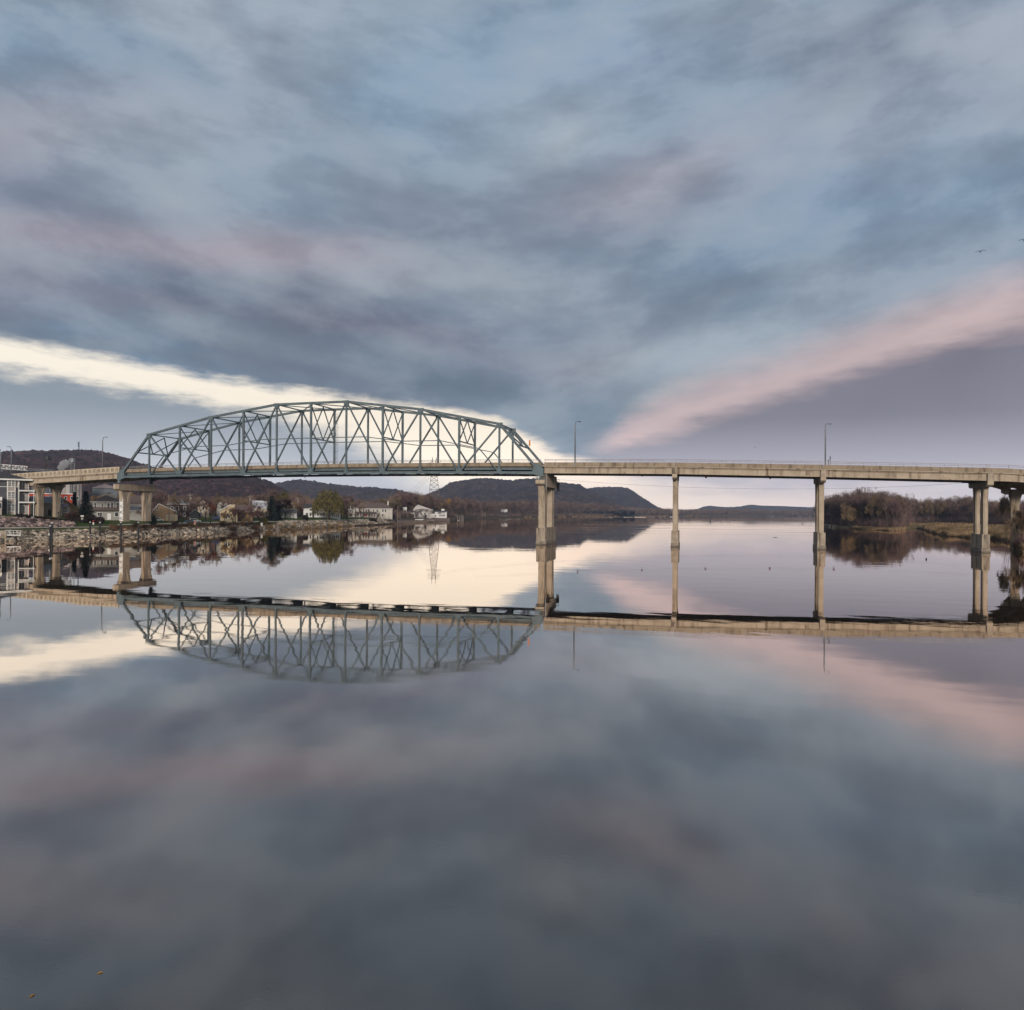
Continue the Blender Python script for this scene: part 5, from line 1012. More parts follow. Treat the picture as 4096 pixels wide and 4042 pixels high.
for k, (y0, y1) in enumerate(((1946, 1918), (1994, 1968), (2044, 2018))):
    z0, z1 = rz_(y0), rz_(y1); f_ = MB(); x0, x1 = ax(31), ax(52.5)
    f_.box(x0-.15, x1+.15, -.5, -.34, z0-.2, z0); f_.box(x0-.15, x1+.15, -.5, -.34, z1, z1+.2); f_.box(x0-.15, x0, -.5, -.34, z0, z1); f_.box(x1, x1+.15, -.5, -.34, z0, z1); f_.box((x0+x1)/2-.08, (x0+x1)/2+.08, -.5, -.34, z0, z1)
    for q in (.3, .62): f_.box(x0, x1, -.47, -.34, z0+(z1-z0)*q-.05, z0+(z1-z0)*q+.05)
    f_ = f_.build('window', WHITE, ao); MB().box(x0, x1, -.40, -.345, z0, z1).build('pane', mat('curtained_glass', (.22, .22, .22), .3, (.08, .085, .09), 1.2), f_)
for k, (yf, yt) in enumerate(((1959, 1927), (2006, 1975), (2052, 2024))):
    z0, z1 = rz_(yf), rz_(yt); fr_ = MB(); x0, x1 = ax(69), ax(88)
    fr_.box(x0-.12, x1+.12, 1.48, 1.6, z1, z1+.16); fr_.box(x0-.12, x0, 1.48, 1.6, z0, z1); fr_.box(x1, x1+.12, 1.48, 1.6, z0, z1); fr_.box((x0+x1)/2-.07, (x0+x1)/2+.07, 1.48, 1.6, z0, z1)
    fr_ = fr_.build('balcony_door', WHITE, ao); MB().box(x0, x1, 1.54, 1.595, z0, z1).build('pane', GLASS, fr_)
    if k < 2:
        MB().box(ax(66), ax(120), -.5, 1.6, z0-.55, z0-.1).build('balcony_slab', WHITE, ao)
        b = MB(); [b.bar((ax(66), -.42, z0+hh), (ax(119), -.42, z0+hh), .07, .08) for hh in (.05, 1.25)]; [b.bar((xx, -.42, z0), (xx, -.42, z0+1.2), .035, .035) for xx in np.arange(ax(66), ax(119), .32)]; b.build('balcony_railing', DARK, ao)
for px in (116,): MB().bar((ax(px), -.4, -3), (ax(px), -.4, rz_(1958)), .16, .16).build('balcony_post', WHITE, ao)
MB().box(ax(-60), ax(10), -4.5, -.1, rz_(2004), rz_(1990)).build('bay_roof', WHITE, ao); MB().box(ax(-60), ax(9), -4.0, -.1, -3, rz_(2004)).build('side_bay', TAUPE, ao)
x0, x1 = ax(1), ax(8); f_ = MB().box(x0-.12, x1+.12, -4.1, -4, rz_(2034)-.1, rz_(2014)+.12).build('window', WHITE, ao); MB().box(x0, x1, -4.14, -4.1, rz_(2034), rz_(2014)).build('pane', GLASS, f_)
# houses
house('gabled_house', 132, 250, 262, 2012, 1988, 'tan and brown house with grey roof seen between the land pier columns', 'gx', BEIGE, ROOFG, 11, [(2.0, 4.3, .9, 1.8), (8.3, 1.0, .8, 1.7), (9.3, 1.1, 2.2, 1.5), (8.5, 4.4, .8, 1.6)], rot=.1, porch=(6.8, 11.0, 3.3, 1.5, ROOFG, 3), doors=((4.6, 1.1, 2.2, BROWNW),))
house('gabled_house', 228, 322, 272, 2040, 1994, 'tan house with a wide brown gable left of the spruce', 'gy', TAN, ROOFB, 12, [(.8, 1.2, 1.0, 1.5)], ridge=.22, trim=BEIGE)
house('two_storey_house', 366, 486, 262, 2008, 1982, 'grey two-storey house with brown hip roof between the spruce and the left bank pier', 'hip', GREYW, ROOFB, 9, [(.9, 4.5, .7, 1.7, 1), (3.2, 4.6, .6, 1.6), (5.1, 4.6, .8, 1.6), (6.3, 4.6, .7, 1.7), (8.1, 4.6, 1.7, 1.7, 1), (2.0, 1.4, 1.4, 1.3), (7.6, 1.2, 1.1, 1.6)], porch=(0.2, 10.9, 3.6, .9, ROOFB, 0), doors=((5.2, 1.0, 2.3, WHITE),))
house('brown_house', 497, 572, 285, 2020, 1984, 'brown-roofed house seen between the legs of the left bank pier', 'gx', GREYW, ROOFB, 10, [(.8, 3.6, 1.0, 1.2), (4.9, 3.6, 1.1, 1.2)])
house('garage', 496, 570, 268, 2044, 2030, 'low pale grey garage between the legs of the left bank pier', 'gx', GREYW, ROOFG, 7)
house('garage', 614, 706, 285, 2048, 2017, 'tan double garage with brown roof right of the left bank pier', 'gy', TAN, ROOFB, 12, [(1.2, 4.3, .5, 1.0)], ridge=.22, doors=((4.7, 1.8, 2.3, CREAM), (7.0, 1.7, 2.3, CREAM)))
for px, nm in ((659, 'left'), (678, 'right')): MB().ell((0, 0, 0), (.12, .12, .12), 8, 5)
house('two_storey_house', 674, 762, 305, 2017, 1993, 'dark brown two-storey house with hip roof behind the tan garage', 'hip', BROWNW, ROOFG, 9, [(1.0, 3.4, .8, 1.6), (2.6, 3.4, 1.3, 1.6), (6.0, 3.4, .8, 1.6), (2.6, .7, 1.0, 1.4), (5.8, .7, .9, 1.4)])
house('gabled_house', 788, 836, 330, 2030, 2004, 'beige house with steep gable behind the spreading bare tree', 'gy', BEIGE, ROOFG, 12, [(2.2, 3.6, 1.0, 1.3), (1.0, .9, 1.2, 1.4)])
house('small_shed', 762, 800, 318, 2056, 2040, 'small grey shed left of the beige gabled house', 'gy', GREYW, ROOFG, 6)
house('small_house', 866, 896, 345, 2032, 2010, 'small dark-roofed house with a pointed white gable', 'gy', GREYW, ROOFD, 9)
house('small_house', 896, 912, 340, 2030, 2014, 'narrow house with a pointed gable left of the tan chimney house', 'gy', GREYW, ROOFG, 9)
o_, h_, he_, hr_ = house('chimney_house', 882, 950, 318, 2042, 2019, 'cream brick house with broad chimney and pale metal roof', 'gy', CREAM, ROOFM, 13, [(2.1, 1.4, .8, 1.8), (3.2, 1.4, .8, 1.8)], ridge=.62)
MB().box(h_-2.9, h_-1.1, -1.0, .2, -1, he_+2.6).build('chimney', CREAM, o_); MB().box(h_-3.0, h_-1.0, -1.1, .3, he_+2.6, he_+2.8).build('chimney_cap', ROOFG, o_)
house('low_house', 940, 1012, 330, 2046, 2022, 'long brown-roofed wing right of the cream chimney house', 'gx', TAN, ROOFB, 9, [(3.0, .9, 1.2, 1.2)])
house('barn', 1010, 1092, 365, 2034, 2004, 'tan barn-like house with pale streaked metal roof beside the tallest bare tree', 'gx', BEIGE, ROOFM, 10, [(6.0, 1.0, 1.2, 1.4)])
house('porch_house', 1118, 1188, 380, 2036, 2014, 'small white-trimmed house with porch behind the dark red tree', 'gy', WWALL, ROOFG, 9, [(1.2, 1.0, 1.0, 1.6), (3.0, 1.0, 1.0, 1.6), (6.4, 1.0, .9, 1.6)], ridge=.7, porch=(.3, 8.6, 2.9, 1.8, ROOFG, 6))
house('white_house', 1214, 1302, 425, 2035, 2019, 'white two-storey house with near-black roof left of the willow', 'gx', WWALL, ROOFD, 10, [(1.4, .9, 1.3, 1.8), (3.6, .8, 1.0, 2.0), (3.6, 3.9, 1.8, 1.7), (7.8, .9, 1.1, 1.8), (9.3, .9, 3.2, 1.8)], doors=((5.2, 1.0, 2.3, DARK),))
house('white_house', 1302, 1362, 428, 2043, 2034, 'long low white porch wing seen through the willow', 'gx', WWALL, ROOFG, 8, [(.4+1.15*k, .9, .8, 1.9) for k in range(7)])
o_, h_, he_, hr_ = house('large_house', 1416, 1570, 496, 2035, 2012, 'large grey-beige two-storey house with long brown roof and wrap porch', 'hip', mat('wall_pale_grey', (.50, .47, .42), .9, (.42, .40, .36), .4), ROOFB, 12,
   [(3.2, 4.0, 1.1, 1.9), (6.2, 4.0, .9, 1.9), (8.0, 4.0, 1.1, 2.0), (9.7, 4.0, 1.1, 2.0), (13.2, 4.0, .8, 1.9), (15.6, 4.0, 1.4, 1.8), (19.6, 4.0, 1.0, 2.0), (21.4, 4.0, 1.0, 2.0), (.8, .8, 1.0, 1.8), (2.4, .8, 1.0, 1.8), (8.0, .8, 1.0, 2.0), (10, .8, 1.0, 2.0), (19.4, .8, 1.2, 2.0)], porch=(0.1, 15.5, 3.1, 2.2, ROOFB, 9), doors=((5.6, 1.1, 2.3, DARK),))
MB().poly([(h_-9.5, 2.2, he_+.95), (h_-5.2, 2.2, he_+.95), (h_-6.4, 5.0, hr_-.25), (h_-9.6, 5.0, hr_-.25)], [(0, 1, 2, 3)])
MB().bar((h_-3.0, 6, hr_-1.6), (h_-3.0, 6, hr_+1.2), .7, .7).build('chimney', WHITE, o_)
house('gable_wing', 1394, 1419, 490, 2037, 2021, 'narrow pale wing with pointed gable and arched pair of windows left of the large house', 'gy', mat('wall_pale_grey', (0, 0, 0)), ROOFB, 12, [(1.1, 3.9, .5, 1.6), (1.9, 3.9, .5, 1.6), (.8, .8, 1.8, 1.6)])
# restaurant by the water
RW = mat('wall_weathered_white', (.58, .56, .53), .9, (.42, .39, .37), .35)
o_, h_, he_, hr_ = house('restaurant', 1652, 1730, 618, 2040, 2021, 'white riverside restaurant with long sloping dark roof', 'gy', RW, ROOFD, 16, [(9.5, 3.0, 1.3, 1.4)], ridge=.24, doors=((10.0, 2.0, 3.2, DARK),))
house('restaurant_wing', 1618, 1662, 610, 2051, 2046, 'low white wing with dark openings at the left end of the restaurant', 'gx', RW, ROOFD, 8, [(3.0, 4.0, .7, .9), (4.2, 4.0, .7, .9)], doors=((1.0, 1.6, 3.0, DARK), (3.4, 2.4, 3.0, DARK), (6.4, 2.0, 3.0, DARK)))
o_, h_, he_, hr_ = house('restaurant_wing', 1728, 1787, 672, 2049, 2043, 'two-decked white glazed wing at the right end of the restaurant', 'gx', WWALL, ROOFD, 9, [(1.0, 4.0, 1.8, 1.4), (5.6, 4.0, 3.0, 1.7)]+[(9.0+.95*k, 4.2, .6, 1.4) for k in range(4)]+[(6.9+1.0*k, 1.6, .7, 1.6) for k in range(6)]+[(2.2, 1.0, 1.6, 1.8)])
MB().box(h_-5.2, h_-2.2, 2, 4, hr_-.1, hr_+1.5).build('roof_box', WHITE, o_); MB().bar((-h_+.2, -.6, 0), (-h_+1.2, -.1, 3.6), .22, .5).bar((-h_+1.8, -.6, 0), (-h_+2.8, -.1, 3.6), .22, .5).build('slanted_mast', WHITE, o_)
tw_ = empty('white_tower', at_g(1619, 600, 0), facing(1619), 'slim white open-topped tower at the left end of the restaurant', 'tower')
MB().box(-1.7, 1.7, 0, 2.6, 5.9, 8.7).build('top', WWALL, tw_); [MB().box(x-.16, x+.16, y-.16, y+.16, -.3, 5.9).build('post', WHITE, tw_) for x in (-1.54, 1.54) for y in (.16, 2.44)]; MB().bar((-1.5, 1.3, 3.9), (1.5, 1.3, 5.3), .9, .16).build('stair', ROOFG, tw_); MB().box(-1.72, 1.72, -.02, 2.62, 8.7, 8.85).build('cap', GREYW, tw_)
# grain works behind the approach
house('red_building', 96, 292, 345, 1977, 1974, 'long brick-red building with white cornice and dark windows behind the land pier', 'flat', REDB, WHITE, 14, [(1.4+2.55*k, 8.6, .95, 1.5) for k in range(9)], gz=5.5, cat='building')
sl_ = empty('grain_silos', W(275, 430, 5), facing(275), 'tall pale grey concrete grain silo block above the red building', 'silo')
MB().box(-6.6, -1.6, 0, 9, 0, zat(275, 1926, 430)-5).build('wall', SILO, sl_); MB().box(-1.55, .5, -.5, 9, 0, zat(275, 1928, 430)-5).build('lift_shaft', mat('silo_pale', (.46, .44, .43), .9, (.38, .36, .35), .2), sl_); MB().box(.55, 6.6, .2, 9, 0, zat(275, 1930, 430)-5).build('wall', SILO, sl_)
m = MB().bar((3.0, -.3, 18), (5.4, -.3, 14.5), .3, .3); m.bar((5.4, -.3, 22), (5.4, -.3, 6), .35, .35); m.bar((1.6, -.3, 22.5), (1.6, -.3, 8), .25, .25); m.build('chute', GALV, sl_)
cs = empty('corrugated_bin', W(165, 400, 5), facing(165), 'grey corrugated metal grain bin between the land pier columns', 'silo')
m = MB(); m.tube([(0, 0, 0), (0, 0, zat(165, 1948, 400)-5)], 4.6, 32); m.build('wall', GALV, cs, True); MB().tube([(0, 0, zat(165, 1948, 400)-5), (0, 0, zat(165, 1940, 400)-5)], [4.8, .6], 32).build('roof', GALV, cs)
m = MB(); [m.tube([(0, 0, z), (0, 0, z+.12)], 4.68, 32) for z in np.arange(1, zat(165, 1949, 400)-5, 1.15)]; m.build('hoop', ROOFG, cs)
m = MB(); sl2 = house('blue_shed', 369, 470, 460, 1953, 1934, 'blue-grey metal shed with pale dusty roof behind the spruce', 'hip', BLUES, mat('roof_dusty', (.28, .22, .21), .95, (.18, .14, .14), .4), 16, [(8.2, 15.4, 2.4, 1.2)], gz=4, trim=BLUES, cat='building')
def lattice(m, a, b, w_, n, t_=.16):
    a, b = Vector(a), Vector(b); d_ = (b-a)/n; s_ = Vector((0, 0, w_)); y_ = Vector((0, w_*.8, 0))
    for yy in (Vector(), y_):
        m.bar(a+yy, b+yy, t_, t_); m.bar(a+s_+yy, b+s_+yy, t_, t_)
        for i in range(n):
            m.bar(a+d_*i+yy, a+d_*i+s_+yy, t_*.7, t_*.7); m.bar(a+d_*i+yy+(s_ if i % 2 else Vector()), a+d_*(i+1)+yy+(Vector() if i % 2 else s_), t_*.7, t_*.7)
    return m
cv = empty('conveyor_bridge', W(80, 330, 0), facing(80), 'pale lattice conveyor bridge behind the left lamp poles', 'conveyor')
lo_ = lambda px, py: ((px-80)*330/F, 0, zat(px, py, 330))
lattice(MB(), lo_(-60, 1872), lo_(104, 1882), 1.9, 17, .22).build('truss', WHITE, cv); lattice(MB(), lo_(104, 1882), lo_(186, 1885), 1.0, 12, .15).build('boom', GALV, cv)
MB().box(lo_(-60, 0)[0], lo_(104, 0)[0], .2, 1.4, lo_(0, 1882)[2]-.1, lo_(0, 1880)[2]).build('walkway', GALV, cv); MB().bar((lo_(20, 0)[0], .8, 5), (lo_(20, 0)[0], .8, lo_(0, 1878)[2]), .6, .6).bar((lo_(180, 0)[0], .8, 5), (lo_(180, 0)[0], .8, lo_(0, 1886)[2]), .6, .6).build('support', GALV, cv)
for px, w_, pt_, lab in ((190, 2.2, 1824, 'dark elevator tower with round head rising behind the arched parapet'), (290, 1.9, 1834, 'grey-green elevator tower with round head right of the steam plume')):
    et = empty('elevator_tower', W(px, 430, 5), facing(px), lab, 'tower'); zt_ = zat(px, pt_, 430)-5; mt = DARK if px == 190 else GALV
    m = MB(); [m.tube([(x, y, 0), (x, y, zt_-1)], .22, 6) for x in (-w_/2, w_/2) for y in (0, 2)]; [m.bar((-w_/2, 0, z), (w_/2, 0, z+1.6), .14, .14) for z in np.arange(2, zt_-3, 1.6)]; [m.bar((-w_/2, 0, z), (w_/2, 0, z), .14, .14) for z in np.arange(2, zt_-3, 1.6)]; m.build('frame', mt, et)
    MB().tube([(0, 1, zt_-2.4), (0, 1, zt_-1.2)], [w_*.95, w_*.95], 12).tube([(0, 1, zt_-1.2), (0, 1, zt_)], [w_*.7, w_*.5], 12).build('head', mt, et)
    MB().bar((-w_*.5 if px == 290 else w_*.6, .5, zt_-2.6), ((-8.5, .5, zt_-9) if px == 290 else (-3.2, .5, zt_-11.5)), .35, .35).build('chute', mt, et)
    if px == 190: lattice(MB(), (-4.5, 0, zt_-12), (3.6, 0, zt_-12), 3.4, 4, .16).build('platform', GALV, et)
# steam
SM = bpy.data.materials.new('steam'); SM.use_nodes = True; SM.node_tree.nodes.clear(); t = NT(SM.node_tree)
pv_ = t.n('ShaderNodeVolumePrincipled'); pv_.inputs['Color'].default_value = (.95, .95, .96, 1); pv_.inputs['Density'].default_value = .9
ou = t.n('ShaderNodeOutputMaterial'); t.l.new(pv_.outputs[0], ou.inputs['Volume'])
r = np.random.default_rng(5); m = MB()
for k in range(26):
    f_ = k/25; px = 238+f_*34+r.normal()*5*(.4+f_); py = 1876-f_*30+r.normal()*4; c_ = W(px, 480, zat(px, py, 480)); m.ell(tuple(c_), tuple(r.uniform(.8, 1.9, 3)*(1+.5*math.sin(f_*3))), 8, 6)
tag(m.build('steam_plume', SM), 'white steam drifting above the arched parapet near the elevator towers', 'steam', kind='stuff')
at2 = empty('radio_mast', W(314, 1500, zat(314, 1812, 1500)), 0, 'thin radio mast standing on top of the left wooded hill', 'mast')
lattice(MB(), (0, 0, 0), (.01, 0, 0), .01, 1); m = MB(); [m.bar((x, y, 0), (x*.7, y*.7, 24), .45, .45) for x, y in ((-.9, 0), (.9, 0), (0, 1.2))]; [m.bar((-.9, 0, z), (.9, 0, z+2), .2, .2) for z in np.arange(0, 22, 2)]; m.build('mast', DARK, at2)
m = MB(); [m.box(-2.4, -.6, -.5, .5, z, z+3) for z in (14, 19)]; m.build('antenna', DARK, at2)
# ================================================================ POWER LINE
tx, tdp = 1736, 800; tb = W(tx, tdp, ground_z(tx, tdp)); th_ = zat(tx, 1829, tdp)-tb.z
pl = empty('power_pylon', tb, facing(tx), 'tall steel lattice power pylon standing behind the restaurant, twin peaks seen over the deck', 'pylon')
def pw(z): return np.interp(z, [0, 18, 36, 52, th_-7, th_], [7.2, 6.2, 4.7, 2.9, 1.9, 1.9])
m = MB(); lv = [0, 9, 18, 25, 31, 36.5, 41.5, 46, 50, 54, 58, 61.5, th_-7]
PYM = mat('pylon_steel', (.12, .09, .085), .8, (.16, .13, .12), .5)
for a, b in zip(lv[:-1], lv[1:]):
    wa_, wb_ = pw(a), pw(b); t_ = .34 if a < 30 else .28
    C0 = [(-wa_, -wa_, a), (wa_, -wa_, a), (wa_, wa_, a), (-wa_, wa_, a)]; C1 = [(-wb_, -wb_, b), (wb_, -wb_, b), (wb_, wb_, b), (-wb_, wb_, b)]
    for i in range(4):
        j = (i+1) % 4; m.bar(C0[i], C1[i], t_*1.3, t_*1.3); m.bar(C0[i], C1[j], t_*.7, t_*.7); m.bar(C0[j], C1[i], t_*.7, t_*.7); m.bar(C1[i], C1[j], t_*.7, t_*.7)
m.build('tower_frame', PYM, pl)
for sx_ in (-1, 1): MB().bar((sx_*1.9, 0, th_-7), (sx_*2.2, 0, th_), .5, .5).bar((sx_*2.9, 0, th_-7), (sx_*2.2, 0, th_), .3, .3).bar((sx_*1.3, 0, th_-7), (sx_*2.2, 0, th_), .3, .3).build('peak', PYM, pl)
for z, w_ in ((th_-7, 7.5), (th_-14, 8.5)): MB().bar((-w_, 0, z), (w_, 0, z), .4, .5).bar((-w_, 0, z), (0, 0, z+2), .2, .2).bar((w_, 0, z), (0, 0, z+2), .2, .2).build('cross_arm', PYM, pl)
def wire(name, pts, rad_, label, mt=DARK):
    return tag(MB().tube(pts, rad_, 5, False).build(name, mt), label, 'cable')
def sag(A, B, s_, n=40): return [A.lerp(B, f_)-Vector((0, 0, s_*4*f_*(1-f_))) for f_ in np.linspace(0, 1, n)]
wpx = [(1745, 1835), (2100, 1908), (2234, 1918), (2500, 1938), (2700, 1948), (2900, 1954), (3026, 1957), (3250, 1957), (3400, 1954), (3600, 1947), (3863, 1932), (4200, 1905)]
def wdep(px): return 800-(px-1745)*.065
xs_ = np.linspace(1745, 4200, 60); co_ = np.polyfit([a for a, b in wpx[1:]], [b for a, b in wpx[1:]], 3)
def wy(px): return float(np.polyval(co_, px))
wire('power_cable', [W(px, wdep(px), zat(px, wy(px), wdep(px))) for px in xs_], .10, 'thin power cable sagging over the river under the concrete spans', mat('cable_grey', (.10, .10, .11), .7))
for k, dx_ in enumerate((0, 26, 48)):
    A = tb+Vector((0, 0, th_-14)); B = W(1560+dx_*.8, 1200, zat(1560+dx_*.8, 2020, 1200)); A = W(1716+dx_*.4, 800, zat(1716, 1895, 800))
    wire('power_cable', sag(A, B, 3), .09, ('upper', 'middle', 'lower')[k]+' of the three thin cables running down left from the pylon', MATS['cable_grey'])
bl = [2312, 2569, 2823, 3080, 3336]; mb_ = [(1760, 1846), (2312, 1893), (2569, 1901), (2823, 1910), (3080, 1914), (3336, 1912), (4200, 1880)]
c2 = np.polyfit([a for a, b in mb_[1:]], [b for a, b in mb_[1:]], 2)
wire('power_cable', [W(px, 645, zat(px, float(np.polyval(c2, px)), 645)) for px in np.linspace(1900, 4200, 50)], .07, 'power cable carrying the dark red marker balls just under the deck edge', MATS['cable_grey'])
for px, lb in zip(bl, ('just right of the truss pier', 'left of the second river pier', 'right of the second river pier', 'halfway between the second and third river piers', 'beside the third river pier')):
    c_ = W(px, 645, zat(px, float(np.polyval(c2, px)), 645)); b_ = MB().ell((0, 0, 0), (1.05, 1.05, 1.05), 14, 10).build('marker_ball', BALLR, None, True); b_.location = c_; tag(b_, 'dark red marker ball on the cable, '+lb, 'marker ball', 'marker balls on the power cable')
# ================================================================ BANK FURNITURE
def pile(px, dep, h, rad_, label, mt=BLACK, cap=True, nm='mooring_pile', grp='black mooring piles along the bank'):
    o = empty(nm, W(px, dep, 0), 0, label, 'pile', grp); MB().tube([(0, 0, -2), (0, 0, h)], rad_, 12).build('shaft', mt, o, False)
    if cap: MB().tube([(0, 0, h), (0, 0, h+rad_*1.3)], [rad_*1.12, .02], 12).build('cap', WHITE, o)
    return o
p_ = pile(201, 193, 4.4, .26, 'left post of the pair of black mooring piles, with a small white plate'); MB().box(-.17, .17, -.36, -.27, 1.9, 2.5).build('plate', WHITE, p_)
pile(208, 204, 5.0, .27, 'right post of the pair of black mooring piles'); pile(361, 221, 5.0, .25, 'black mooring pile midway between the pair and the left bank pier')
pile(400, 222, 4.9, .25, 'black mooring pile left of the depth gauge'); pile(484, 224, 4.9, .26, 'black mooring pile in front of the gauge pier'); pile(554, 229, 4.9, .26, 'rightmost black mooring pile, before the right pier leg')
def post_sign(nm, px, dep, h, w_, hh, mt, label, cat='sign', pm=DARK, round_=False):
    o = empty(nm, at_g(px, dep, 0), facing(px), label, cat); MB().bar((0, 0, -.2), (0, 0, h), .09, .09).build('post', pm, o)
    MB().box(-w_/2, w_/2, -.1, -.055, h-hh, h).build('panel', mt, o); return o
def lamp_post(px, dep, ptop, label):
    z0 = ground_z(px, dep); h = zat(px, ptop, dep)-z0; o = empty('path_lamp', W(px, dep, z0), 0, label, 'lamp post'); MB().tube([(0, 0, -.2), (0, 0, h-.6)], [.14, .09], 8).tube([(0, 0, -.1), (0, 0, .9)], .2, 8).build('post', DARK, o)
    MB().tube([(0, 0, h-.6), (0, 0, h-.1)], [.17, .24], 8).tube([(0, 0, h-.1), (0, 0, h)], [.26, .05], 8).build('lantern', DARK, o)
lamp_post(233, 226, 2048, 'black path lamp left of the spruce'); lamp_post(405, 238, 2052, 'black path lamp left of the gauge pier')
o = post_sign('notice_sign', 329, 240, 3.0, .95, .42, WHITE, 'white notice sign on a post in front of the dark hedge'); MB().box(-.32, .32, -.1, -.055, 1.5, 2.3).build('lower_panel', GREYW, o)
o = post_sign('road_sign', 780, 276, 2.9, .7, 1.4, mat('sign_faded', (.75, .55, .45), .7), 'tall pale orange-marked road sign beside the riverside path'); MB().box(-.2, .2, -.11, -.1, 1.7, 2.7).build('marking', REDP, o)
o = post_sign('white_sign', 1047, 322, 1.9, .9, 1.6, WHITE, 'small white double sign at the edge of the path by the thicket')
hy = empty('hydrant_marker', at_g(374, 242, 0), 0, 'small white hydrant-like post with bright red top on the lawn', 'hydrant'); MB().tube([(-.15, 0, 0), (-.15, 0, .9)], .13, 8).tube([(.18, 0, 0), (.18, 0, .8)], .11, 8).build('body', WHITE, hy); MB().ell((0, 0, 1.35), (.36, .3, .16), 10, 6).tube([(0, 0, .8), (0, 0, 1.3)], .06, 6).build('top', REDP, hy)
fg = empty('red_flag', at_g(1460, 484, 0), 0, 'bright orange-red flag and banner in front of the large house', 'flag'); MB().tube([(0, 0, 0), (0, 0, 3.2)], .06, 6).build('pole', WHITE, fg); MB().prism([(0, 0, 2.6), (-1.4, .1, .6), (-.2, 0, .9), (.7, 0, .5), (1.5, .1, 1.3)], (0, .12, 0)).build('cloth', mat('flag_orange', (.75, .10, .05), .8), fg)
fl2 = empty('garden_flag', at_g(1441, 484, 0), 0, 'small pale pink flag left of the red one before the large house', 'flag'); MB().tube([(0, 0, 0), (0, 0, 2.4)], .05, 6).build('pole', WHITE, fl2); MB().prism([(0, 0, 2.3), (0, 0, 1.0), (.6, 0, .7), (.45, 0, 1.9)], (0, .06, 0)).build('cloth', mat('flag_pink', (.65, .40, .40), .8), fl2)
def upole(px, dep, ptop, label, arm=True):
    z0 = ground_z(px, dep); h = zat(px, ptop, dep)-z0; o = empty('utility_pole', W(px, dep, z0), facing(px), label, 'utility pole'); MB().tube([(0, 0, -.3), (0, 0, h)], [.17, .12], 8).build('pole', WOODW, o)
    if arm: MB().box(-1.2, 1.2, -.08, .08, h-.9, h-.72).build('cross_arm', WOODW, o); MB().tube([(.35, -.2, h-2.6), (.35, -.2, h-1.7)], .22, 8).build('transformer', GREYW, o)
upole(676, 282, 1980, 'pale utility pole behind the tan garage ridge', False); upole(760, 300, 1974, 'wooden utility pole with transformer right of the dark house'); upole(998, 350, 1982, 'wooden utility pole with cross arm above the thicket'); upole(1191, 390, 1990, 'wooden utility pole left of the white house'); upole(1591, 505, 2022, 'weathered pole left of the white tower', False)
o = empty('area_lamp', at_g(1601, 520, 0), 0, 'pole lamp with arm near the white tower', 'lamp post'); MB().tube([(0, 0, 0), (0, 0, 8.6), (1.2, 0, 9), (2.8, 0, 9)], .09, 6).build('pole', GALV, o); MB().box(2.6, 3.4, -.15, .15, 8.85, 9.05).build('lamp_head', GALV, o)
def car(px, dep, L_, mt, label, suv=True, rot=0):
    o = empty('parked_car', at_g(px, dep, .02), facing(px)+rot, label, 'car', 'cars parked among the houses'); h = 1.75 if suv else 1.42; w_ = 1.8
    pr = [(-L_/2, .35), (-L_/2, .85), (-L_/2+.15, 1.02)]+([(-L_/2+.3, h)] if suv else [(-L_/2+.75, 1.05), (-L_/2+1.2, h)])+[(L_*.12, h), (L_*.27, 1.02), (L_/2-.1, .86), (L_/2, .6), (L_/2, .35)]
    MB().prism([(x, 0, z) for x, z in pr], (0, w_, 0)).build('body', mt, o)
    MB().prism([(x, -.02, z) for x, z in ((-L_/2+(.45 if suv else 1.0), 1.06), (-L_/2+(.5 if suv else 1.35), h-.12), (L_*.10, h-.12), (L_*.22, 1.06))], (0, w_+.04, 0)).build('side_window', GLASS, o)
    for x in (-L_*.31, L_*.31):
        for y in (-.03, w_-.17): q = MB().tube([(x, y, .34), (x, y+.2, .34)], .34, 14).build('wheel', BLACK, o); MB().tube([(x, y-.01, .34), (x, y+.21, .34)], .17, 10).build('rim', GALV, q)
    MB().box(L_/2-.04, L_/2+.02, .15, .45, .62, .78).build('headlight', WHITE, o); MB().box(L_/2-.04, L_/2+.02, w_-.45, w_-.15, .62, .78).build('headlight', WHITE, o)
car(781, 292, 4.6, WHITE, 'white sport utility vehicle parked behind the blue car'); car(762, 288, 4.4, mat('car_blue', (.05, .13, .22), .35, (.06, .15, .25), 1, spec=.6), 'blue car parked in front of the white one', False)
car(630, 276, 4.5, WHITE, 'white car beside the tan garage near the right pier leg'); car(868, 320, 4.0, mat('tarp_blue', (.05, .08, .22), .6, (.04, .06, .18), 1), 'deep blue covered car by the small dark-roofed house', False)
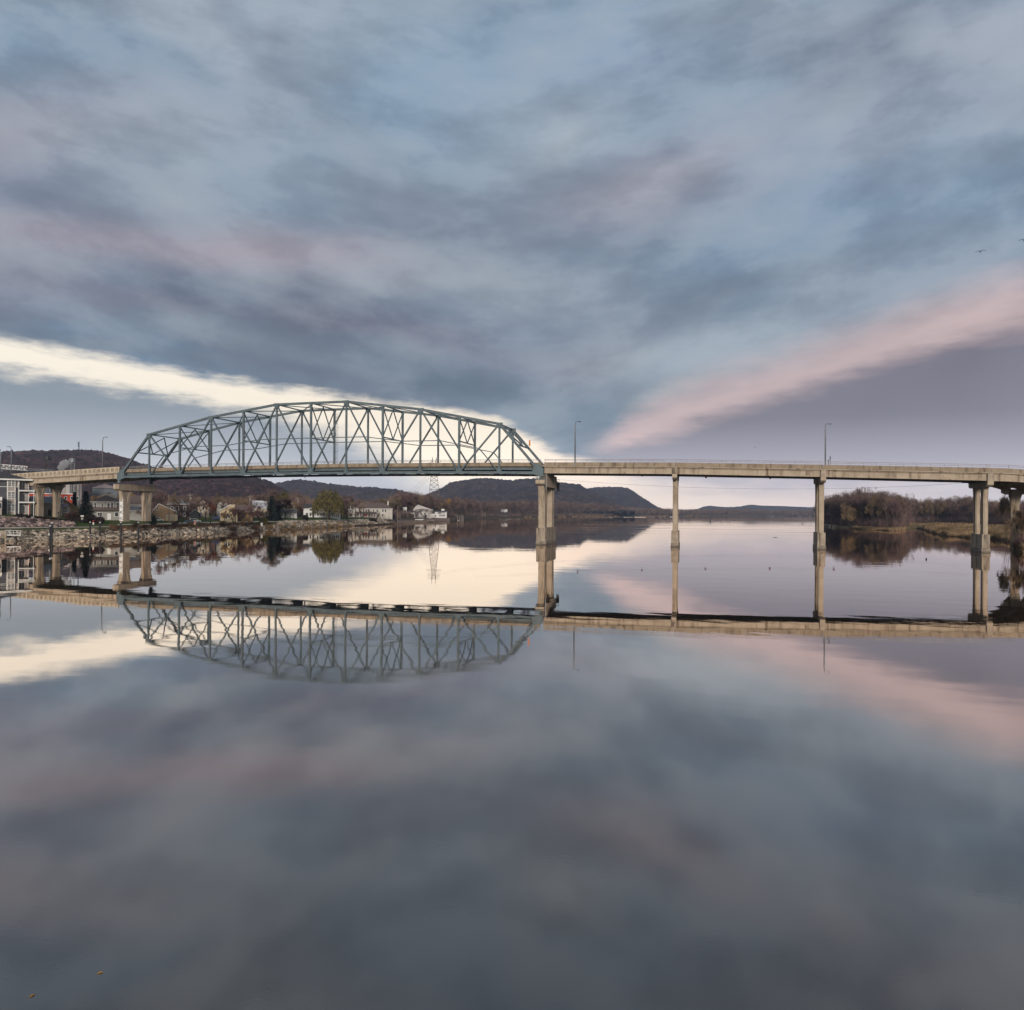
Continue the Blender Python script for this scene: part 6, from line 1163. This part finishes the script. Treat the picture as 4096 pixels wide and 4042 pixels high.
# concrete landing with white gangway at the left edge
ld_ = empty('boat_landing', W(12, 197.5, 0), facing(12), 'concrete landing block at the left edge with a white railed gangway', 'landing')
cx = 197.5/F
MB().box((-60-12)*cx, (23-12)*cx, 0, 3.0, -1, 4.0-1.0).build('landing_block', CONC3, ld_)
m = MB(); x0, x1 = (23-12)*cx, (70-12)*cx
for hh in (0, .65, 1.35): m.bar((x0, .3, 1.75+hh), (x1, .3, 1.6+hh), .09 if hh else .3, .09 if hh else .3)
for f_ in np.linspace(0, 1, 5): m.bar((x0+(x1-x0)*f_, .3, 1.7), (x0+(x1-x0)*f_, .3, 3.0), .08, .08)
for a, b in ((.1, .42), (.68, .98)): m.bar((x0+(x1-x0)*a, .3, 3.05), (x0+(x1-x0)*b, .3, 1.7), .11, .11)
m.build('gangway', WHITE, ld_); MB().box((-60-12)*cx, (6-12)*cx, -.4, 0, 1.6, 1.9).build('side_beam', WHITE, ld_)
# stairs on the rock bank
def stair(px0, px1, w_, label, mt=WOODW):
    d0, d1 = float(rs(px0))+20, float(rs(px1))+4; a = W(px0, d0, ground_z(px0, d0)+.4); b = W(px1, d1, ground_z(px1, d1)+.45); m = MB()
    o = empty('bank_stair', b, 0, label, 'stairs'); A_ = a-b; n_ = 14; sd_ = A_.cross(Vector((0, 0, 1))).normalized()*w_/2
    m.bar(sd_, A_+sd_, .1, .3); m.bar(-sd_, A_-sd_, .1, .3); m.build('stringer', mt, o); m = MB()
    for k in range(n_): c_ = A_*((k+.5)/n_); m.bar(c_-sd_, c_+sd_, .5, .08)
    m.build('steps', mt, o); m = MB()
    up = Vector((0, 0, 1.0)); m.bar(sd_+up, A_+sd_+up, .06, .08); [m.bar(A_*f_+sd_, A_*f_+sd_+up, .06, .06) for f_ in (0, .33, .66, 1)]; m.build('handrail', mt, o)
stair(1210, 1238, 1.6, 'wooden stair down the rock bank, leftmost of three'); stair(1285, 1304, 1.6, 'dark stair down the rock bank left of the willow trunk', ROOFG); stair(1446, 1482, 1.0, 'pale narrow stair down the bank before the large house', WOODW)
st_ = stair(1548, 1602, 1.4, 'long silver gangway leaning down the bank toward the beach', GALV)
# docks and piles of the marina
def dock(px0, px1, dep, label, mt=WOODW, z=.35, w_=2.0, dep1=None):
    a, b = W(px0, dep, 0), W(px1, dep1 or dep, 0); o = empty('floating_dock', a, 0, label, 'dock', 'floating docks of the marina'); b = b-a
    sd_ = b.cross(Vector((0, 0, 1))).normalized()*w_/2; MB().poly([tuple(p_+Vector((0, 0, zz))) for zz in (z-.08, z) for p_ in (sd_, b+sd_, b-sd_, -sd_)], [(3,2,1,0), (4,5,6,7), (0,1,5,4), (1,2,6,5), (2,3,7,6), (3,0,4,7)]).build('decking', mt, o)
    n_ = max(3, int(b.length/6)); m = MB()
    for k in range(n_): c_ = b*((k+.5)/n_); u_ = b.normalized()*1.2; m.bar(c_-u_, c_+u_, w_*.8, .4)
    m.build('float', WHITE, o)
dock(1852, 1934, 985, 'long white-edged floating dock out from the marina, left section', WHITE); dock(1902, 2004, 1010, 'long white-edged floating dock, right section', WHITE, dep1=1090); dock(1812, 1838, 720, 'short grey dock among the tall mooring poles')
for i, (px, dep, h, lab) in enumerate([(1830, 700, 6.2, 'leftmost'), (1838, 705, 5.0, 'second from left'), (1845, 690, 6.8, 'tallest'), (1849, 700, 4.8, 'short one beside the tallest'), (1853, 695, 6.0, 'rightmost of the tight cluster'), (1881, 950, 8.0, 'lone one with pinkish top'), (1914, 960, 4.5, 'white-topped one on the long dock'), (1931, 970, 4.5, 'second white-topped one on the long dock'), (1942, 980, 8.0, 'thin one near the end of the long dock')]):
    pile(px, dep, h, .28, 'pale weathered marina mooring pole, '+lab, WOODW, False, 'mooring_pole', 'pale mooring poles of the marina')
for i, (px, dep, c_, lab, rt_) in enumerate([(1676, 576, WHITE, 'white and black boat drawn up before the restaurant', .1), (1690, 580, WHITE, 'upturned white skiff on the beach', .9), (1716, 593, WOODW, 'brown flat boat at the waterline', .3)]):
    o = empty('small_boat', at_g(px, dep, .35), facing(px)+rt_, lab, 'boat'); L_ = (6.5, 4.5, 9)[i]
    sec = [(-L_/2, .9, .55), (-L_*.2, 1.1, .6), (L_*.2, .9, .65), (L_/2, .05, .8)]; V_ = []
    for x, w_, h in sec: V_ += [(x, -w_, h), (x, -w_*.5, -.3), (x, w_*.5, -.3), (x, w_, h)]
    MB().poly(V_, [(i_*4+j, i_*4+j+1, i_*4+j+5, i_*4+j+4) for i_ in range(3) for j in range(3)]+[(0, 3, 2, 1), (0, 4, 7, 3), (4, 8, 11, 7), (8, 12, 15, 11)]).build('hull', c_, o)
    if i == 0: MB().box(-1.2, .9, -.7, .7, .6, 1.9).build('canopy', BLACK, o)
# billboard on the far shore
bb = empty('billboard', at_g(2016, 1095, 0), facing(2016), 'white billboard with dark lettering and blue lower band on the far shore', 'billboard')
for x in (-5, -2.5, 0, 2.5, 5): MB().bar((x, 0, -.5), (x, 0, 3.4), .3, .3).build('post', GALV, bb)
zz0 = zat(2016, 2051, 1095)-ground_z(2016, 1095); MB().box(-5.3, 5.3, -.3, -.1, zz0, zz0+4.9).build('board', WHITE, bb)
MB().box(-5.3, 5.3, -.34, -.31, zz0, zz0+1.55).build('lower_band', mat('band_blue', (.02, .03, .10), .6), bb)
m = MB(); m2 = MB(); m3 = MB()
for x, w_, h0, h1 in ((-4.6, .35, 2.1, 4.3), (-4.3, .8, 3.9, 4.3), (-3.4, .45, 2.3, 3.4), (-2.6, .9, 2.3, 3.2), (-1.3, .4, 1.9, 4.4)): m.box(x, x+w_, -.35, -.31, zz0+h0, zz0+h1)
for x, w_, h0, h1 in ((-.2, .35, 2.3, 3.5), (.5, .35, 2.9, 4.2), (1.2, .7, 2.6, 3.4), (2.3, .6, 2.4, 3.3), (3.9, .5, 2.3, 4.3), (3.3, .7, 2.2, 2.6)): m3.box(x, x+w_, -.35, -.31, zz0+h0, zz0+h1)
for x in (-4.6, -2.7, -.4, .4, 1.6, 2.5, 4.0): m2.box(x, x+.8, -.37, -.345, zz0+.5, zz0+1.1)
m.build('lettering', BLACK, bb); m3.build('lettering', mat('letter_maroon', (.10, .015, .02), .6), bb); m2.build('small_lettering', WHITE, bb)
# river marks
def buoy(px, py, w_, hh, mt, label, nm='channel_buoy', cat='buoy', top=None):
    dep = H*F/(py-YH(px)); o = empty(nm, W(px, dep, 0), 0, label, cat); s_ = dep/F
    MB().tube([(0, 0, -.3), (0, 0, hh*s_*.45), (0, 0, hh*s_)], [w_*s_/2, w_*s_/2, w_*s_*.28], 12).build('body', mt, o)
    MB().tube([(0, 0, hh*s_), (0, 0, hh*s_*1.15)], w_*s_*.12, 8).build('top_mark', top or mt, o)
buoy(2841, 2087, 4, 9, DARK, 'small dark post-like buoy in the river between the second and third piers'); buoy(3058, 2077, 3.4, 4, BALLR, 'tiny dark buoy far out on the river'); buoy(3210, 2095, 3, 7, GREYW, 'thin grey stake standing in the water left of the third pier', 'water_stake', 'stake')
buoy(2774, 2070, 3.6, 12, DARK, 'channel marker with small yellow light near the far shore', 'channel_marker', 'channel marker', mat('marker_light', (.7, .75, .2), .5))
dep = H*F/(2151-YH(3101)); o = tag(MB().tube([(-.85, 0, .02), (-.3, .05, .10), (.5, .02, .08), (.9, 0, .03)], [.05, .11, .10, .04], 8).build('floating_log', WOODW), 'short dark log floating on the open river', 'log'); o.location = W(3101, dep, 0); o.rotation_euler.z = PHI; o.scale = (.9, .9, .9)
def duck():
    dep = H*F/(2239-YH(3706)); o = empty('water_bird', W(3706, dep, 0), 1.2, 'small dark water bird swimming left of the rightmost river pier', 'bird')
    MB().ell((0, 0, .10), (.30, .15, .15), 12, 8).ell((.26, 0, .30), (.09, .07, .08), 10, 6).tube([(.2, 0, .14), (.25, 0, .30)], .06, 8).tube([(.33, 0, .29), (.43, 0, .28)], [.03, .01], 6).tube([(-.26, 0, .14), (-.4, 0, .2)], [.07, .02], 6).build('body', BLACK, o, True)
duck()
def bird(px, py, dep, spn, label, rz=0, fl=0):
    o = empty('flying_bird', W(px, dep, zat(px, py, dep)), facing(px)+rz, label, 'bird', 'birds in the sky'); s_ = spn*dep/F/2
    MB().tube([(-.26*s_, .3*s_, -.2*s_), (-.1*s_, .1*s_, -.12*s_), (.05*s_, -.1*s_, -.06*s_), (.16*s_, -.25*s_, -.0*s_)], [.02*s_, .09*s_, .10*s_, .04*s_], 8).build('body', BLACK, o, True)
    for sx_ in (-1, 1):
        pts = [(0, 0, -.08), (.22*sx_, 0, .16), (.5*sx_, .05, .20+fl), (.98*sx_, .12, .0+fl)]; V_ = []; w_ = [.16, .17, .13, .02]
        for (x, y, z), ww in zip(pts, w_): V_ += [(x*s_, (y-ww)*s_, z*s_), (x*s_, (y+ww)*s_, z*s_), (x*s_, y*s_, (z+.045)*s_), (x*s_, y*s_, (z-.045)*s_)]
        MB().poly(V_, [(i*4+a, i*4+4+a, i*4+4+b, i*4+b) for i in range(3) for a, b in ((0, 2), (2, 1), (1, 3), (3, 0))]+[(12, 14, 13, 15)]).build('wing', BLACK, o)
bird(3916, 1006, 110, 36, 'larger dark bird gliding with arched wings in the right of the sky'); bird(4092, 960, 112, 38, 'dark bird cut by the right edge of the photo, above the other', .1)
bird(2240, 1565, 190, 11, 'tiny dark bird above the right end of the truss', .8); bird(3019, 1791, 240, 12, 'tiny pale bird low over the concrete spans', .5, -.05)
for px, py, rz_a, lb in ((411, 3893, .5, 'small orange leaf floating low in the foreground water, right one'), (139, 3985, .9, 'small orange leaf floating near the bottom left corner')):
    dep = H*F/(py-YH(px)); o = tag(MB().poly([(-.05, 0, .012), (0, -.018, .02), (.05, 0, .012), (0, .018, .02), (-.05, 0, .003), (0, -.018, .008), (.05, 0, .003), (0, .018, .008)], [(0, 1, 2, 3), (7, 6, 5, 4), (0, 4, 5, 1), (1, 5, 6, 2), (2, 6, 7, 3), (3, 7, 4, 0)]).build('floating_leaf', LEAFO), lb, 'leaf', 'leaves floating on the foreground water'); o.location = W(px, dep, 0); o.rotation_euler.z = PHI+rz_a
# path along the town bank and road strip
def ribbon(name, px0, px1, t0, t1, mt, dz=.03, n=160, cond=None):
    px = np.linspace(px0, px1, n); P3 = []
    for t_ in np.linspace(t0, t1, 4): d_ = rs(px)+t_ if np.isscalar(t_) else 0; P3.append(warp(px, d_, zg(px, d_)+dz+.05))
    return tag(gridmesh(name, np.stack(P3, 1), mt), kind='structure')
PATH = mat('path_concrete', (.42, .37, .31), .95, (.34, .30, .25), .6, co='World')
ribbon('path', -300, 470, 14, 16.5, PATH, .10); ribbon('path', 470, 1130, 19, 23, PATH, .12); ribbon('path', 1130, 1590, 25, 28.5, PATH, .12)
beach = mat('beach_sand', (.24, .17, .12), .95, (.17, .12, .09), .3, co='World')
ribbon('beach', 1590, 1800, .2, 14, beach, .02); ribbon('beach', 1120, 1420, .1, 3.2, beach, .0)
S.render.engine = 'CYCLES'
S.cycles.max_bounces = 5; S.cycles.diffuse_bounces = 2; S.cycles.glossy_bounces = 3; S.cycles.volume_bounces = 0; S.cycles.transmission_bounces = 1
S.cycles.caustics_reflective = False; S.cycles.caustics_refractive = False
